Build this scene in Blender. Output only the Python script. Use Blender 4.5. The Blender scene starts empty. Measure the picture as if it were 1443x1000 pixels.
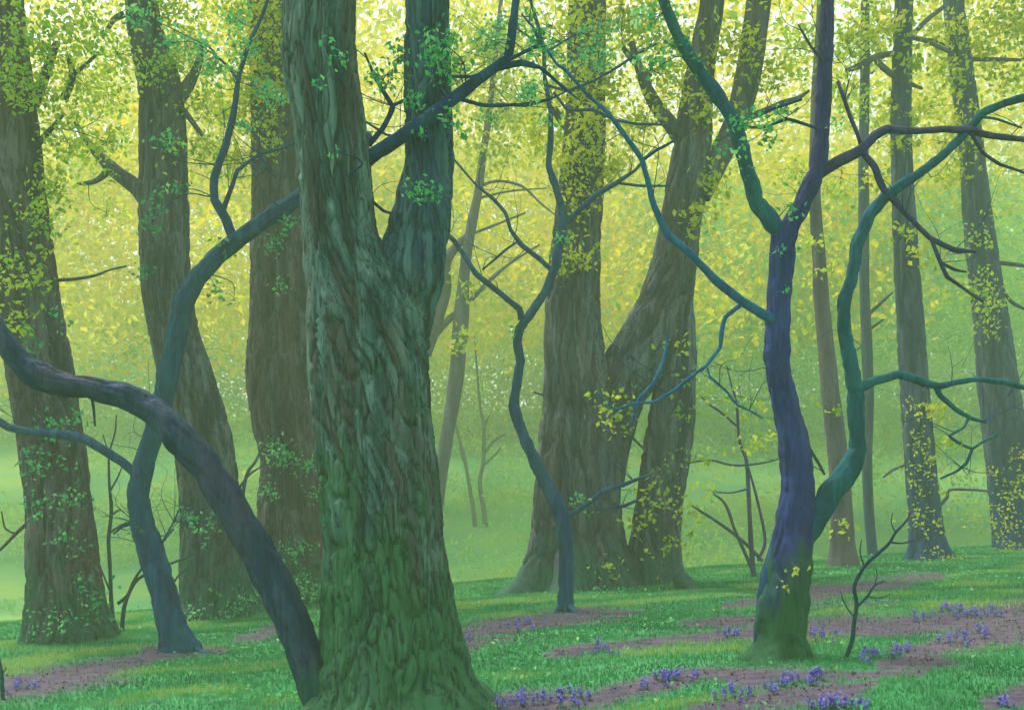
import bpy, math, random
import numpy as np

random.seed(5)
RNG = np.random.default_rng(11)
SC = bpy.context.scene
COL = SC.collection

# ------------------------------------------------------------------ camera
F = 1500.0          # focal length in photo pixels (photo 1443 x 1000)
CX, HY, CH = 721.5, 690.0, 1.40
cam_d = bpy.data.cameras.new('camera')
cam = bpy.data.objects.new('camera', cam_d)
COL.objects.link(cam)
cam.location = (0, 0, CH)
cam.rotation_euler = (math.radians(90), 0, 0)
cam_d.sensor_width = 36
cam_d.lens = F / 1443 * 36
cam_d.shift_y = (HY - 500) / 1443
cam_d.clip_start = 0.05
cam_d.clip_end = 1000
SC.camera = cam


def P(px, py, d):
    return np.array([(px - CX) / F * d, d, CH + (HY - py) / F * d])


# ------------------------------------------------------------------ noise
def _hash(ix, iy, iz, seed):
    h = (ix.astype(np.int64) * 374761393 + iy.astype(np.int64) * 668265263 + iz.astype(np.int64) * 2147483647 + seed * 144665) & 0xFFFFFFFF
    h = ((h ^ (h >> 13)) * 1274126177) & 0xFFFFFFFF
    h = (h ^ (h >> 16)) & 0xFFFFFFFF
    return h / 4294967295.0


def vnoise(p, seed=0):
    p = np.asarray(p, float)
    i = np.floor(p).astype(np.int64)
    f = p - i
    f = f * f * (3 - 2 * f)
    out = 0
    for dx in (0, 1):
        for dy in (0, 1):
            for dz in (0, 1):
                w = (f[..., 0] if dx else 1 - f[..., 0]) * (f[..., 1] if dy else 1 - f[..., 1]) * (f[..., 2] if dz else 1 - f[..., 2])
                out = out + w * _hash(i[..., 0] + dx, i[..., 1] + dy, i[..., 2] + dz, seed)
    return out


def fbm(p, seed=0, o=3):
    a, s, t = 1.0, 0, 0
    for k in range(o):
        s = s + a * vnoise(np.asarray(p) * 2 ** k, seed + k * 17)
        t += a
        a *= .5
    return s / t


def plates(u, v, nu, seed):
    """elongated bark plates round a stem: distance to the nearest fissure and a tone per plate"""
    iu, iv = np.floor(u).astype(np.int64), np.floor(v).astype(np.int64)
    f1 = np.full(u.shape, 9.)
    f2 = np.full(u.shape, 9.)
    tone = np.zeros(u.shape)
    for du in (-1, 0, 1):
        for dv in (-1, 0, 1):
            cu, cv = (iu + du) % nu, iv + dv
            z = np.zeros_like(cu)
            a = _hash(cu, cv, z, seed)
            b = _hash(cu, cv, z + 1, seed)
            c = _hash(cu, cv, z + 2, seed)
            d = np.hypot(iu + du + .15 + .7 * a - u, iv + dv + .1 + .8 * b - v)
            nearer = d < f1
            f2 = np.where(nearer, f1, np.minimum(f2, d))
            tone = np.where(nearer, c, tone)
            f1 = np.where(nearer, d, f1)
    return f2 - f1, tone


def sstep(a, b, x):
    t = np.clip((x - a) / (b - a), 0, 1)
    return t * t * (3 - 2 * t)


# ------------------------------------------------------------------ terrain
def zg(x, y):
    x = np.asarray(x, float)
    y = np.asarray(y, float)
    near = 0.22 + 0.055 * 20 * np.tanh(x / 20) - 0.02 * np.clip(y, -20, 60)
    c = 17.3 + np.where(x < 0, .42, .25) * np.clip(x, -12, 15)
    t = np.maximum(0, y - c)
    drop = 3.2 * np.tanh(0.16 * t * t / (t + 4) / 3.2)
    u = t - 24
    hill = .34 * np.where(u > 30, u, np.log1p(np.exp(np.clip(u, -40, 30) / 4)) * 4)
    hill = 15 * np.tanh(hill / 15)
    p = np.stack([x, y, 0 * x], -1)
    bump = (fbm(p * .45, 3, 2) - .5) * .16 + (fbm(p * 1.7, 9, 2) - .5) * .05
    return near - drop + hill + bump


def hit(px, py):
    lo = None
    for d in np.arange(3, 60, .02):
        q = P(px, py, d)
        if q[2] <= zg(q[0], q[1]):
            return float(d)
    return 18.0


# ------------------------------------------------------------------ materials
def new_mat(name):
    m = bpy.data.materials.new(name)
    m.use_nodes = True
    nt = m.node_tree
    nt.nodes.clear()
    return m, nt


def N(nt, t, **kw):
    n = nt.nodes.new(t)
    for k, v in kw.items():
        setattr(n, k, v)
    return n


def ramp(nt, stops, interp='LINEAR'):
    r = N(nt, 'ShaderNodeValToRGB')
    cr = r.color_ramp
    cr.interpolation = interp
    while len(cr.elements) < len(stops):
        cr.elements.new(.5)
    for e, (p, c) in zip(cr.elements, stops):
        e.position = p
        e.color = (*c, 1)
    return r


def mixc(nt, a, b, fac):
    m = N(nt, 'ShaderNodeMix', data_type='RGBA')
    for s, v in ((m.inputs['Factor'], fac), (m.inputs[6], a), (m.inputs[7], b)):
        if hasattr(v, 'is_output'):
            nt.links.new(v, s)
        elif isinstance(v, tuple):
            s.default_value = (*v, 1)
        else:
            s.default_value = v
    return m.outputs[2]


def bark(name, dark, mid, light, tint, moss=None, moss_top=1.2, sc=9.0, stretch=.16, bump=.6, tint_amt=.55, fiss=.7):
    """streaky bark: three tones along the grain, patches of a second hue, moss near the foot"""
    m, nt = new_mat(name)
    L = nt.links.new
    tc = N(nt, 'ShaderNodeTexCoord')
    mp = N(nt, 'ShaderNodeMapping')
    mp.inputs['Scale'].default_value = (1, 1, stretch)
    L(tc.outputs['Object'], mp.inputs['Vector'])
    n1 = N(nt, 'ShaderNodeTexNoise')
    n1.inputs['Scale'].default_value = sc
    n1.inputs['Detail'].default_value = 5
    n1.inputs['Roughness'].default_value = .62
    n1.inputs['Distortion'].default_value = .5
    L(mp.outputs[0], n1.inputs['Vector'])
    r1 = ramp(nt, [(.36, dark), (.5, mid), (.63, light)])
    at = N(nt, 'ShaderNodeAttribute', attribute_name='rnd')
    pt = N(nt, 'ShaderNodeMapRange')
    pt.inputs['To Min'].default_value = -.15
    pt.inputs['To Max'].default_value = .15
    L(at.outputs['Fac'], pt.inputs['Value'])
    pa = N(nt, 'ShaderNodeMath', operation='ADD')
    L(n1.outputs['Fac'], pa.inputs[0])
    L(pt.outputs[0], pa.inputs[1])
    L(pa.outputs[0], r1.inputs[0])
    n2 = N(nt, 'ShaderNodeTexNoise')
    n2.inputs['Scale'].default_value = sc * .42
    n2.inputs['Detail'].default_value = 3
    L(mp.outputs[0], n2.inputs['Vector'])
    f2 = N(nt, 'ShaderNodeMapRange')
    f2.inputs['From Min'].default_value = .46
    f2.inputs['From Max'].default_value = .64
    f2.inputs['To Max'].default_value = tint_amt
    pb = N(nt, 'ShaderNodeMath', operation='MULTIPLY_ADD')
    L(pt.outputs[0], pb.inputs[0])
    pb.inputs[1].default_value = -.7
    L(n2.outputs['Fac'], pb.inputs[2])
    L(pb.outputs[0], f2.inputs['Value'])
    c = mixc(nt, r1.outputs[0], tint, f2.outputs[0])
    nf = N(nt, 'ShaderNodeTexNoise')
    nf.inputs['Scale'].default_value = sc * 1.5
    nf.inputs['Detail'].default_value = 3
    nf.inputs['Distortion'].default_value = .6
    L(mp.outputs[0], nf.inputs['Vector'])
    rf = ramp(nt, [(.465, (0, 0, 0)), (.495, (fiss, fiss, fiss)), (.505, (fiss, fiss, fiss)), (.535, (0, 0, 0))])
    L(nf.outputs['Fac'], rf.inputs[0])
    if moss:
        sx = N(nt, 'ShaderNodeSeparateXYZ')
        L(tc.outputs['Object'], sx.inputs[0])
        n3 = N(nt, 'ShaderNodeTexNoise')
        n3.inputs['Scale'].default_value = sc * .6
        n3.inputs['Detail'].default_value = 4
        mp3 = N(nt, 'ShaderNodeMapping')
        mp3.inputs['Scale'].default_value = (1, 1, .35)
        L(tc.outputs['Object'], mp3.inputs['Vector'])
        L(mp3.outputs[0], n3.inputs['Vector'])
        zr = N(nt, 'ShaderNodeMapRange')
        zr.inputs['From Min'].default_value = moss_top
        zr.inputs['From Max'].default_value = 0
        zr.inputs['To Min'].default_value = -.25
        zr.inputs['To Max'].default_value = .3
        L(sx.outputs[2], zr.inputs['Value'])
        ad = N(nt, 'ShaderNodeMath', operation='ADD')
        L(n3.outputs['Fac'], ad.inputs[0])
        L(zr.outputs[0], ad.inputs[1])
        f3 = N(nt, 'ShaderNodeMapRange')
        f3.inputs['From Min'].default_value = .46
        f3.inputs['From Max'].default_value = .66
        f3.inputs['To Max'].default_value = .88
        L(ad.outputs[0], f3.inputs['Value'])
        c = mixc(nt, c, moss, f3.outputs[0])
    c = mixc(nt, c, tuple(v * .4 for v in dark), rf.outputs[0])
    b = N(nt, 'ShaderNodeBsdfPrincipled')
    b.inputs['Roughness'].default_value = .85
    b.inputs['Specular IOR Level'].default_value = .25
    L(c, b.inputs['Base Color'])
    n4 = N(nt, 'ShaderNodeTexNoise')
    n4.inputs['Scale'].default_value = sc * 3.2
    n4.inputs['Detail'].default_value = 4
    L(mp.outputs[0], n4.inputs['Vector'])
    bp = N(nt, 'ShaderNodeBump')
    bp.inputs['Strength'].default_value = bump
    bp.inputs['Distance'].default_value = .02
    L(n4.outputs['Fac'], bp.inputs['Height'])
    L(bp.outputs[0], b.inputs['Normal'])
    o = N(nt, 'ShaderNodeOutputMaterial')
    L(b.outputs[0], o.inputs[0])
    return m


def leafmat(name, stops, trans=.5):
    m, nt = new_mat(name)
    L = nt.links.new
    at = N(nt, 'ShaderNodeAttribute', attribute_name='rnd')
    r = ramp(nt, stops)
    L(at.outputs['Fac'], r.inputs[0])
    d = N(nt, 'ShaderNodeBsdfPrincipled')
    d.inputs['Roughness'].default_value = .6
    d.inputs['Specular IOR Level'].default_value = .2
    t = N(nt, 'ShaderNodeBsdfTranslucent')
    L(r.outputs[0], d.inputs['Base Color'])
    L(r.outputs[0], t.inputs['Color'])
    mx = N(nt, 'ShaderNodeMixShader')
    mx.inputs[0].default_value = trans
    L(d.outputs[0], mx.inputs[1])
    L(t.outputs[0], mx.inputs[2])
    o = N(nt, 'ShaderNodeOutputMaterial')
    L(mx.outputs[0], o.inputs[0])
    return m


def plain(name, c, rough=.7):
    m, nt = new_mat(name)
    b = N(nt, 'ShaderNodeBsdfPrincipled')
    b.inputs['Roughness'].default_value = rough
    n = N(nt, 'ShaderNodeTexNoise')
    n.inputs['Scale'].default_value = 30
    tc = N(nt, 'ShaderNodeTexCoord')
    nt.links.new(tc.outputs['Object'], n.inputs['Vector'])
    r = ramp(nt, [(.3, tuple(v * .75 for v in c)), (.7, tuple(min(1, v * 1.2) for v in c))])
    nt.links.new(n.outputs['Fac'], r.inputs[0])
    nt.links.new(r.outputs[0], b.inputs['Base Color'])
    o = N(nt, 'ShaderNodeOutputMaterial')
    nt.links.new(b.outputs[0], o.inputs[0])
    return m


BK = {
    'great': bark('bark_great', (.014, .046, .046), (.054, .126, .120), (.135, .225, .215), (.112, .086, .082), (.036, .140, .056), 2.6, 8, .11, .9, .6, .75),
    'fork': bark('bark_fork', (.014, .048, .062), (.036, .100, .125), (.080, .165, .190), (.018, .060, .150), (.040, .130, .080), 3.0, 8, .11, .9, .65, .75),
    'stem': bark('bark_stem', (.003, .025, .078), (.006, .044, .138), (.024, .088, .190), (.006, .078, .110), None, 1, 9, .2, .5, .6, .45),
    'lean': bark('bark_lean', (.005, .026, .062), (.010, .040, .095), (.045, .066, .125), (.062, .050, .095), (.014, .085, .070), .8, 9, .2, .8, .6, .5),
    'violet': bark('bark_violet', (.010, .024, .115), (.018, .038, .185), (.038, .064, .240), (.062, .038, .105), (.024, .115, .026), 1.9, 7, .2, .7, .6, .45),
    'teal': bark('bark_teal', (.003, .058, .078), (.006, .095, .118), (.018, .140, .160), (.006, .075, .165), None, 1, 9, .2, .4, .6, .45),
    'mauve': bark('bark_mauve', (.040, .032, .085), (.062, .050, .115), (.095, .078, .150), (.025, .040, .150), None, 1, 9, .2, .4, .6, .45),
    'grey': bark('bark_grey', (.022, .032, .044), (.060, .070, .092), (.125, .142, .165), (.092, .066, .072), (.030, .105, .075), 1.4, 8, .11, .9, .55, .7),
    'brown': bark('bark_brown', (.030, .032, .042), (.074, .066, .078), (.125, .122, .135), (.118, .074, .072), (.035, .110, .070), 1.3, 8, .12, .9, .55, .7),
    'blue': bark('bark_blue', (.014, .034, .068), (.036, .062, .118), (.080, .105, .160), (.036, .046, .105), (.010, .048, .150), 3.0, 6, .16, .7, .6, .5),
    'azure': bark('bark_azure', (.005, .075, .190), (.010, .115, .270), (.025, .165, .330), (.012, .110, .190), None, 1, 9, .2, .4, .6, .45),
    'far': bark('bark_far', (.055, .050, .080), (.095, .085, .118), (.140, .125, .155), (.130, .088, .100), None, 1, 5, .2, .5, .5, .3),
    'twig': bark('bark_twig', (.020, .045, .065), (.040, .070, .090), (.070, .095, .110), (.080, .055, .070), None, 1, 9, .3, .3, .5, .2),
}

LF = {
    'yellow': leafmat('leaf_yellow', [(0, (.20, .32, .020)), (.3, (.40, .50, .030)), (.62, (.60, .62, .040)), (.85, (.72, .66, .050)), (1, (.80, .78, .16))]),
    'lime': leafmat('leaf_lime', [(0, (.14, .34, .045)), (.3, (.30, .50, .050)), (.6, (.52, .62, .055)), (1, (.72, .72, .10))]),
    'mint': leafmat('leaf_mint', [(0, (.03, .22, .090)), (.4, (.07, .40, .15)), (.75, (.16, .58, .21)), (1, (.46, .76, .34))], .4),
    'wood': leafmat('leaf_wood', [(0, (.24, .40, .05)), (.3, (.50, .56, .045)), (.55, (.70, .63, .040)), (.8, (.80, .60, .045)), (1, (.84, .76, .16))], .55),
    'woodgreen': leafmat('leaf_woodgreen', [(0, (.20, .48, .17)), (.4, (.32, .60, .17)), (.75, (.48, .68, .14)), (1, (.60, .72, .14))], .5),
    'grass': leafmat('grass_blades', [(0, (.025, .16, .055)), (.35, (.050, .26, .095)), (.7, (.085, .34, .14)), (.9, (.17, .38, .085)), (1, (.34, .48, .15))], .3),
    'litter': leafmat('leaf_litter', [(0, (.080, .055, .085)), (.4, (.13, .092, .115)), (.75, (.17, .12, .135)), (1, (.24, .17, .16))], .1),
}


# ------------------------------------------------------------------ mesh helpers
class MB:
    def __init__(s):
        s.v, s.f, s.n, s.mi, s.rnd = [], [], 0, [], []

    def add(s, v, f, mi=0, rnd=None):
        s.v.append(np.asarray(v, float))
        f = np.asarray(f, int) + s.n
        s.f.append(f)
        s.mi.append(np.full(len(f), mi))
        s.rnd.append(np.zeros(len(f)) if rnd is None else rnd)
        s.n += len(v)

    def build(s, name, mats, parent=None, origin=(0, 0, 0), smooth=True):
        me = bpy.data.meshes.new(name)
        V = np.concatenate(s.v) - np.asarray(origin)
        loops, starts, tot = [], [], 0
        for f in s.f:
            k = f.shape[1]
            loops.append(f.ravel())
            starts.append(tot + np.arange(len(f)) * k)
            tot += f.size
        me.vertices.add(len(V))
        me.vertices.foreach_set('co', V.astype(np.float32).ravel())
        me.loops.add(tot)
        me.loops.foreach_set('vertex_index', np.concatenate(loops).astype(np.int32))
        st = np.concatenate(starts).astype(np.int32)
        me.polygons.add(len(st))
        me.polygons.foreach_set('loop_start', st)
        me.polygons.foreach_set('material_index', np.concatenate(s.mi).astype(np.int32))
        me.polygons.foreach_set('use_smooth', np.full(len(st), smooth))
        a = me.attributes.new('rnd', 'FLOAT', 'FACE')
        a.data.foreach_set('value', np.concatenate(s.rnd).astype(np.float32))
        me.update(calc_edges=True)
        me.validate()
        for m in (mats if isinstance(mats, (list, tuple)) else [mats]):
            me.materials.append(m)
        o = bpy.data.objects.new(name, me)
        COL.objects.link(o)
        if parent:
            o.parent = parent
        else:
            o.location = origin
        return o


def resample(pts, rad, step, ang=0.):
    pts = np.asarray(pts, float)
    rad = np.asarray(rad, float)
    n = len(pts)
    ext = np.vstack([2 * pts[0] - pts[1], pts, 2 * pts[-1] - pts[-2]])
    er = np.concatenate([[rad[0]], rad, [rad[-1]]])
    op, orr = [], []
    for i in range(n - 1):
        p0, p1, p2, p3 = ext[i:i + 4]
        r0, r1, r2, r3 = er[i:i + 4]
        k = max(2, int(np.linalg.norm(p2 - p1) / step))
        t = np.linspace(0, 1, k, endpoint=False)[:, None]
        op.append(ang * (p1 + (p2 - p1) * t) + (1 - ang) * .5 * (2 * p1 + (p2 - p0) * t + (2 * p0 - 5 * p1 + 4 * p2 - p3) * t ** 2 + (3 * p1 - p0 - 3 * p2 + p3) * t ** 3))
        t = t[:, 0]
        orr.append(r1 + (r2 - r1) * (t * t * (3 - 2 * t)))
    op.append(pts[-1:])
    orr.append(rad[-1:])
    return np.vstack(op), np.concatenate(orr)


def tube(mb, pts, rad, nseg=12, step=.05, amp=0.0, fx=9., fs=1.4, seed=0, flare=0., fh=.35, lobes=5, mi=0, wob=0., close=True, plate=0., skew=.35, ang=0., knots=0, mcut=0.):
    """one continuous tapering limb; amp = bark relief in metres, wob = slow lumps, flare = root spread at the start"""
    C, R = resample(pts, rad, step, ang)
    n = len(C)
    T = np.gradient(C, axis=0)
    T /= np.linalg.norm(T, axis=1)[:, None] + 1e-9
    ref = np.array([0, 1, 0]) if abs(T[0][1]) < .8 else np.array([1, 0, 0])
    u = np.cross(T[0], ref)
    u /= np.linalg.norm(u)
    U = np.zeros((n, 3))
    for i in range(n):
        u = u - T[i] * np.dot(u, T[i])
        u /= np.linalg.norm(u)
        U[i] = u
    W = np.cross(T, U)
    S = np.concatenate([[0], np.cumsum(np.linalg.norm(np.diff(C, axis=0), axis=1))])
    th = np.linspace(0, 2 * np.pi, nseg, endpoint=False)
    ct, st_ = np.cos(th), np.sin(th)
    dirs = U[:, None, :] * ct[None, :, None] + W[:, None, :] * st_[None, :, None]
    Rm = np.repeat(R[:, None], nseg, 1)
    s2 = np.repeat(S[:, None], nseg, 1)
    cc = np.repeat(ct[None], n, 0)
    ss = np.repeat(st_[None], n, 0)
    if wob > 0:
        q = np.stack([cc * 1.1, ss * 1.1, s2 / (R.mean() * 5 + .02)], -1)
        Rm = Rm * (1 + wob * 2 * (fbm(q + seed * 3.7, seed, 2) - .5))
    if flare > 0:
        g = np.exp(-np.maximum(0, s2 - .35) / fh)
        lob = .5 + .5 * np.cos(lobes * np.arctan2(ss, cc) + seed + 1.6 * np.sin(2 * np.arctan2(ss, cc) + seed))
        Rm = Rm * (1 + flare * g * (.25 + lob))
        lob2 = np.cos((lobes + 2) * np.arctan2(ss, cc) + seed * 2.1 + s2 * .5)
        Rm = Rm * (1 + .05 * np.exp(-s2 / (fh * 5)) * lob2)
    kr = np.random.default_rng(seed + 500)
    for k in range(knots):
        sk, tk, rk = kr.uniform(.1, .95) * S[-1], kr.uniform(0, 2 * np.pi), kr.uniform(.7, 1.5)
        dth = np.abs((np.repeat(th[None], n, 0) - tk + np.pi) % (2 * np.pi) - np.pi)
        dd2 = ((s2 - sk) / (Rm * rk)) ** 2 + (dth / (.55 * rk)) ** 2
        Rm = Rm * (1 + .26 * np.exp(-dd2) - .16 * np.exp(-dd2 * 7))
    tone = None
    if plate > 0:
        r0 = R[:max(3, n // 2)].mean()
        nu = max(6, int(round(2 * np.pi * r0 / plate)))
        q = np.stack([cc * r0 / plate * .5, ss * r0 / plate * .5, s2 / plate * .13], -1) + seed * 3.3
        wu, wv = fbm(q, seed + 41, 3) - .5, fbm(q + 50, seed + 42, 2) - .5
        sw = skew * np.sin(s2 * .9 + seed)
        u = (np.repeat(th[None], n, 0) / (2 * np.pi)) * nu + sw / plate * .25 + wu * 2.4
        g, tone = plates(u, s2 / (plate * 6.5) + wv * 1.4, nu, seed)
        g2, t2 = plates(u * 2 + 3, s2 / (plate * 3.6) + wv * 2, nu * 2, seed + 9)
        e = np.sqrt(np.clip(Rm / r0, .15, 1.3))
        Rm = Rm + amp * e * (1.05 * sstep(0, .26, g) - .8 + .42 * (sstep(0, .4, g2) - .6) + (tone - .5) * .3 + (fbm(q * 6, seed + 2, 2) - .5) * .5)
        tone = .7 * tone + .3 * t2
    elif amp > 0:
        r0 = R.mean()
        q = np.stack([cc * r0 * fx, ss * r0 * fx, s2 * fs], -1)
        wp = np.stack([fbm(q * .6 + 9, seed + 5, 2), fbm(q * .6 + 31, seed + 6, 2), 0 * cc], -1) - .5
        q = q + wp * 2.2
        a = 1 - np.abs(2 * vnoise(q + seed, seed + 1) - 1)
        b = 1 - np.abs(2 * vnoise(q * np.array([2.1, 2.1, 1.7]) + seed, seed + 2) - 1)
        rel = .62 * a ** 1.6 + .38 * b ** 1.4
        e = np.sqrt(np.clip(Rm / r0, .15, 1.3))
        Rm = Rm + amp * e * (.45 - rel) * 2
    V = C[:, None, :] + dirs * Rm[..., None]
    i = np.arange(n - 1)[:, None] * nseg
    j = np.arange(nseg)[None]
    j2 = (j + 1) % nseg
    Fq = np.stack([i + j, i + j2, i + nseg + j2, i + nseg + j], -1).reshape(-1, 4)
    V = V.reshape(-1, 3)
    mb.add(V, Fq, mi, np.full(len(Fq), .5) if tone is None else tone[:-1].ravel())
    if mcut > 0:
        mb.mi[-1] = np.where((s2 + tone * .55)[:-1].ravel() < mcut, 0, mi)
    if close:
        vv = np.vstack([V[-nseg:], C[-1] + T[-1] * R[-1] * .6])
        mb.add(vv, np.stack([np.arange(nseg), (np.arange(nseg) + 1) % nseg, np.full(nseg, nseg)], -1), mi, np.full(nseg, .5))
    return C, R


def leaves(mb, pos, size, rnd, mi=0, flat=.35, aspect=.62, tilt=None):
    """folded pointed leaves: four corners each, random lie"""
    n = len(pos)
    a = RNG.normal(size=(n, 3))
    a[:, 2] -= .25
    a /= np.linalg.norm(a, axis=1)[:, None]
    b = RNG.normal(size=(n, 3))
    b[:, 2] += flat * 2
    b -= a * (a * b).sum(1)[:, None]
    b /= np.linalg.norm(b, axis=1)[:, None]
    c = np.cross(a, b)
    s = (np.asarray(size) * np.ones(n))[:, None]
    v = np.stack([pos - a * s * .5, pos + c * s * .5 * aspect + b * s * .10 + a * s * RNG.uniform(-.12, .1, (n, 1)),
                  pos + a * s * .5 - b * s * .08, pos - c * s * .5 * aspect + b * s * .10 + a * s * RNG.uniform(-.12, .1, (n, 1))], 1).reshape(-1, 3)
    mb.add(v, np.arange(4 * n).reshape(-1, 4), mi, rnd)


# ------------------------------------------------------------------ things
def tagp(o, label=None, cat=None, group=None, kind=None):
    for k, v in (('label', label), ('category', cat), ('group', group), ('kind', kind)):
        if v:
            o[k] = v
    return o


class Tree:
    def __init__(s, name, label, cat, base, group=None, d=None):
        s.d = hit(*base) if d is None else d
        q = P(base[0], base[1], s.d)
        s.o = bpy.data.objects.new(name, None)
        s.o.empty_display_size = .2
        COL.objects.link(s.o)
        s.base = np.array([q[0], q[1], float(zg(q[0], q[1]))])
        s.o.location = s.base
        tagp(s.o, label, cat, group)
        s.paths = []

    def world(s, pts, dd=0.0):
        W, R = [], []
        for p in pts:
            d = s.d + dd + (p[3] if len(p) > 3 else 0)
            W.append(P(p[0], p[1], d))
            R.append(p[2] / 2 / F * d)
        return np.array(W), np.array(R)

    def wood(s, part, mat, plist, **kw):
        """plist: list of (points, extra depth, options); all welded into the same part"""
        mb = MB()
        for pts, dd, ex in plist:
            k = dict(kw)
            k.update(ex)
            W, R = s.world(pts, dd)
            if k.pop('ground', False):
                W = np.vstack([[W[0][0], W[0][1], float(zg(W[0][0], W[0][1])) - .2], W])
                R = np.concatenate([[R[0] * 1.2], R])
            if k.pop('root', False):
                W = np.vstack([W[0] - [0, 0, .35], W])
                R = np.concatenate([[R[0] * 1.05], R])
            C, R2 = tube(mb, W, R, **k)
            s.paths.append(C[::6])
        return mb.build(part, [BK[m] for m in ([mat] if isinstance(mat, str) else mat)], s.o, s.base)

    def roots(s, mat, plist):
        """surface roots that follow the ground from the foot outwards"""
        for pts in plist:
            mb = MB()
            W, R = [], []
            for k, (px, py, w) in enumerate(pts):
                d = hit(px, py)
                q = P(px, py, d)
                r = w / 2 / F * d
                W.append([q[0], q[1], float(zg(q[0], q[1])) + r * (.1 - .7 * k / (len(pts) - 1)) + (.05 if k == 0 else 0)])
                R.append(r)
            tube(mb, W, R, 18, .02, wob=.16, amp=.005, fx=24, fs=6, seed=int(pts[0][0]))
            mb.build('root', BK[mat], s.o, s.base)

    def crown(s, clusters, leaf='yellow', twig='twig', size=.075, dens=1.0, name='crown', twigs=True, label=None, fine=0):
        """clusters: (px, py, rx px, ry px, extra depth, strength)"""
        mb = MB()
        allp = np.vstack(s.paths) if s.paths else s.base[None]
        for cl in clusters:
            px, py, rx, ry = cl[:4]
            dd = cl[4] if len(cl) > 4 else 0
            k = cl[5] if len(cl) > 5 else 1
            d = s.d + dd
            c = P(px, py, d)
            rad = np.array([rx / F * d, (rx + ry) / 2 / F * d, ry / F * d])
            area = rad[0] * rad[2] * math.pi
            cnt = max(6, int(area / (size * size * .31) * (3.3 if leaf == 'yellow' and name == 'crown' else 2.3 if leaf == 'lime' and name == 'crown' else 1.75) * dens * k))
            ns = max(3, min(26, int(cnt / 14)))
            u = RNG.normal(size=(ns, 3))
            u /= np.linalg.norm(u, axis=1)[:, None]
            sub = c + u * rad * (RNG.uniform(0, 1, (ns, 1)) ** .45)
            tone = RNG.normal(.5, .19, ns)
            w = RNG.dirichlet(np.ones(ns) * 1.6)
            idx = RNG.choice(ns, cnt, p=w)
            sp = rad.mean() * (.34 if name == 'crown' else .44) + size * .3
            pos = sub[idx] + RNG.normal(size=(cnt, 3)) * sp * np.array([1, 1, .8])
            rn = np.clip(tone[idx] + RNG.normal(0, .17, cnt), 0, 1)
            leaves(mb, pos, size * RNG.uniform(.55, 1.35, cnt), rn, 1)
            if twigs:
                dist = np.linalg.norm(allp - c, axis=1)
                a = allp[dist.argmin()]
                L = dist.min()
                if L < 3.5 and L > .05:
                    mid = (a + c) / 2 + RNG.normal(size=3) * L * .12
                    r0 = .004 + .006 * min(L, 2)
                    tube(mb, [a, mid, c], [r0, r0 * .75, r0 * .5], 6, .06, wob=.1)
                    for q in sub[:10]:
                        m2 = (c + q) / 2 + RNG.normal(size=3) * .12 * np.linalg.norm(q - c)
                        tube(mb, [c, m2, q], [r0 * .5, r0 * .38, r0 * .2], 5, .08)
        for _ in range(fine):
            pth = s.paths[RNG.integers(len(s.paths))]
            a = pth[RNG.integers(len(pth) // 4, len(pth))]
            if a[2] < s.base[2] + .7:
                continue
            v = RNG.normal(size=3) * np.array([1, .6, .7])
            v[2] = abs(v[2]) * .9
            v *= RNG.uniform(.22, .6) / np.linalg.norm(v)
            b = a + v * .5 + RNG.normal(size=3) * .05
            c = a + v + RNG.normal(size=3) * .05 + [0, 0, .06]
            r0 = .0042 * (s.d / 9)
            tube(mb, [a, b, c], [r0, r0 * .7, r0 * .35], 6, .05)
            for q in (b, c):
                w_ = RNG.normal(size=3) * .09 + v * .25
                tube(mb, [q, q + w_ * .5 + RNG.normal(size=3) * .015, q + w_], [r0 * .5, r0 * .4, r0 * .25], 5, .05)
        o = mb.build(name, [BK[twig], LF[leaf]], s.o, s.base, smooth=False)
        if label:
            o['label'] = label
        return o


# ================================================================== trees
# ---- the great forked trunk in front
t = Tree('forked_tree', 'massive forked tree with furrowed mossy green bark, thickest and nearest in the wood', 'tree', (556, 1000))
t.wood('trunk', ['great', 'fork'], [
    ([(560, 1000, 240), (557, 945, 206), (547, 850, 184), (541, 760, 166), (537, 690, 164), (526, 600, 162), (521, 530, 164),
      (510, 450, 152), (490, 375, 116), (479, 325, 102), (474, 270, 100), (464, 165, 97), (450, 90, 101), (449, 0, 98), (446, -150, 92), (448, -500, 84), (440, -1100, 60), (436, -1700, 30)], 0,
     dict(root=True, nseg=300, step=.014, amp=.027, plate=.056, skew=1.0, flare=.25, fh=.16, lobes=6, seed=4, wob=.03)),
    ([(540, 700, 60), (552, 600, 84), (556, 520, 90), (560, 450, 92), (574, 390, 100), (588, 335, 84), (597, 285, 74), (605, 225, 65), (603, 140, 64), (602, 60, 60), (602, 0, 59), (612, -200, 54), (640, -700, 40), (660, -1200, 20)], .10,
     dict(nseg=170, step=.016, amp=.023, plate=.052, skew=-.8, mi=1, mcut=1.65, seed=8, wob=.05))])
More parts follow.
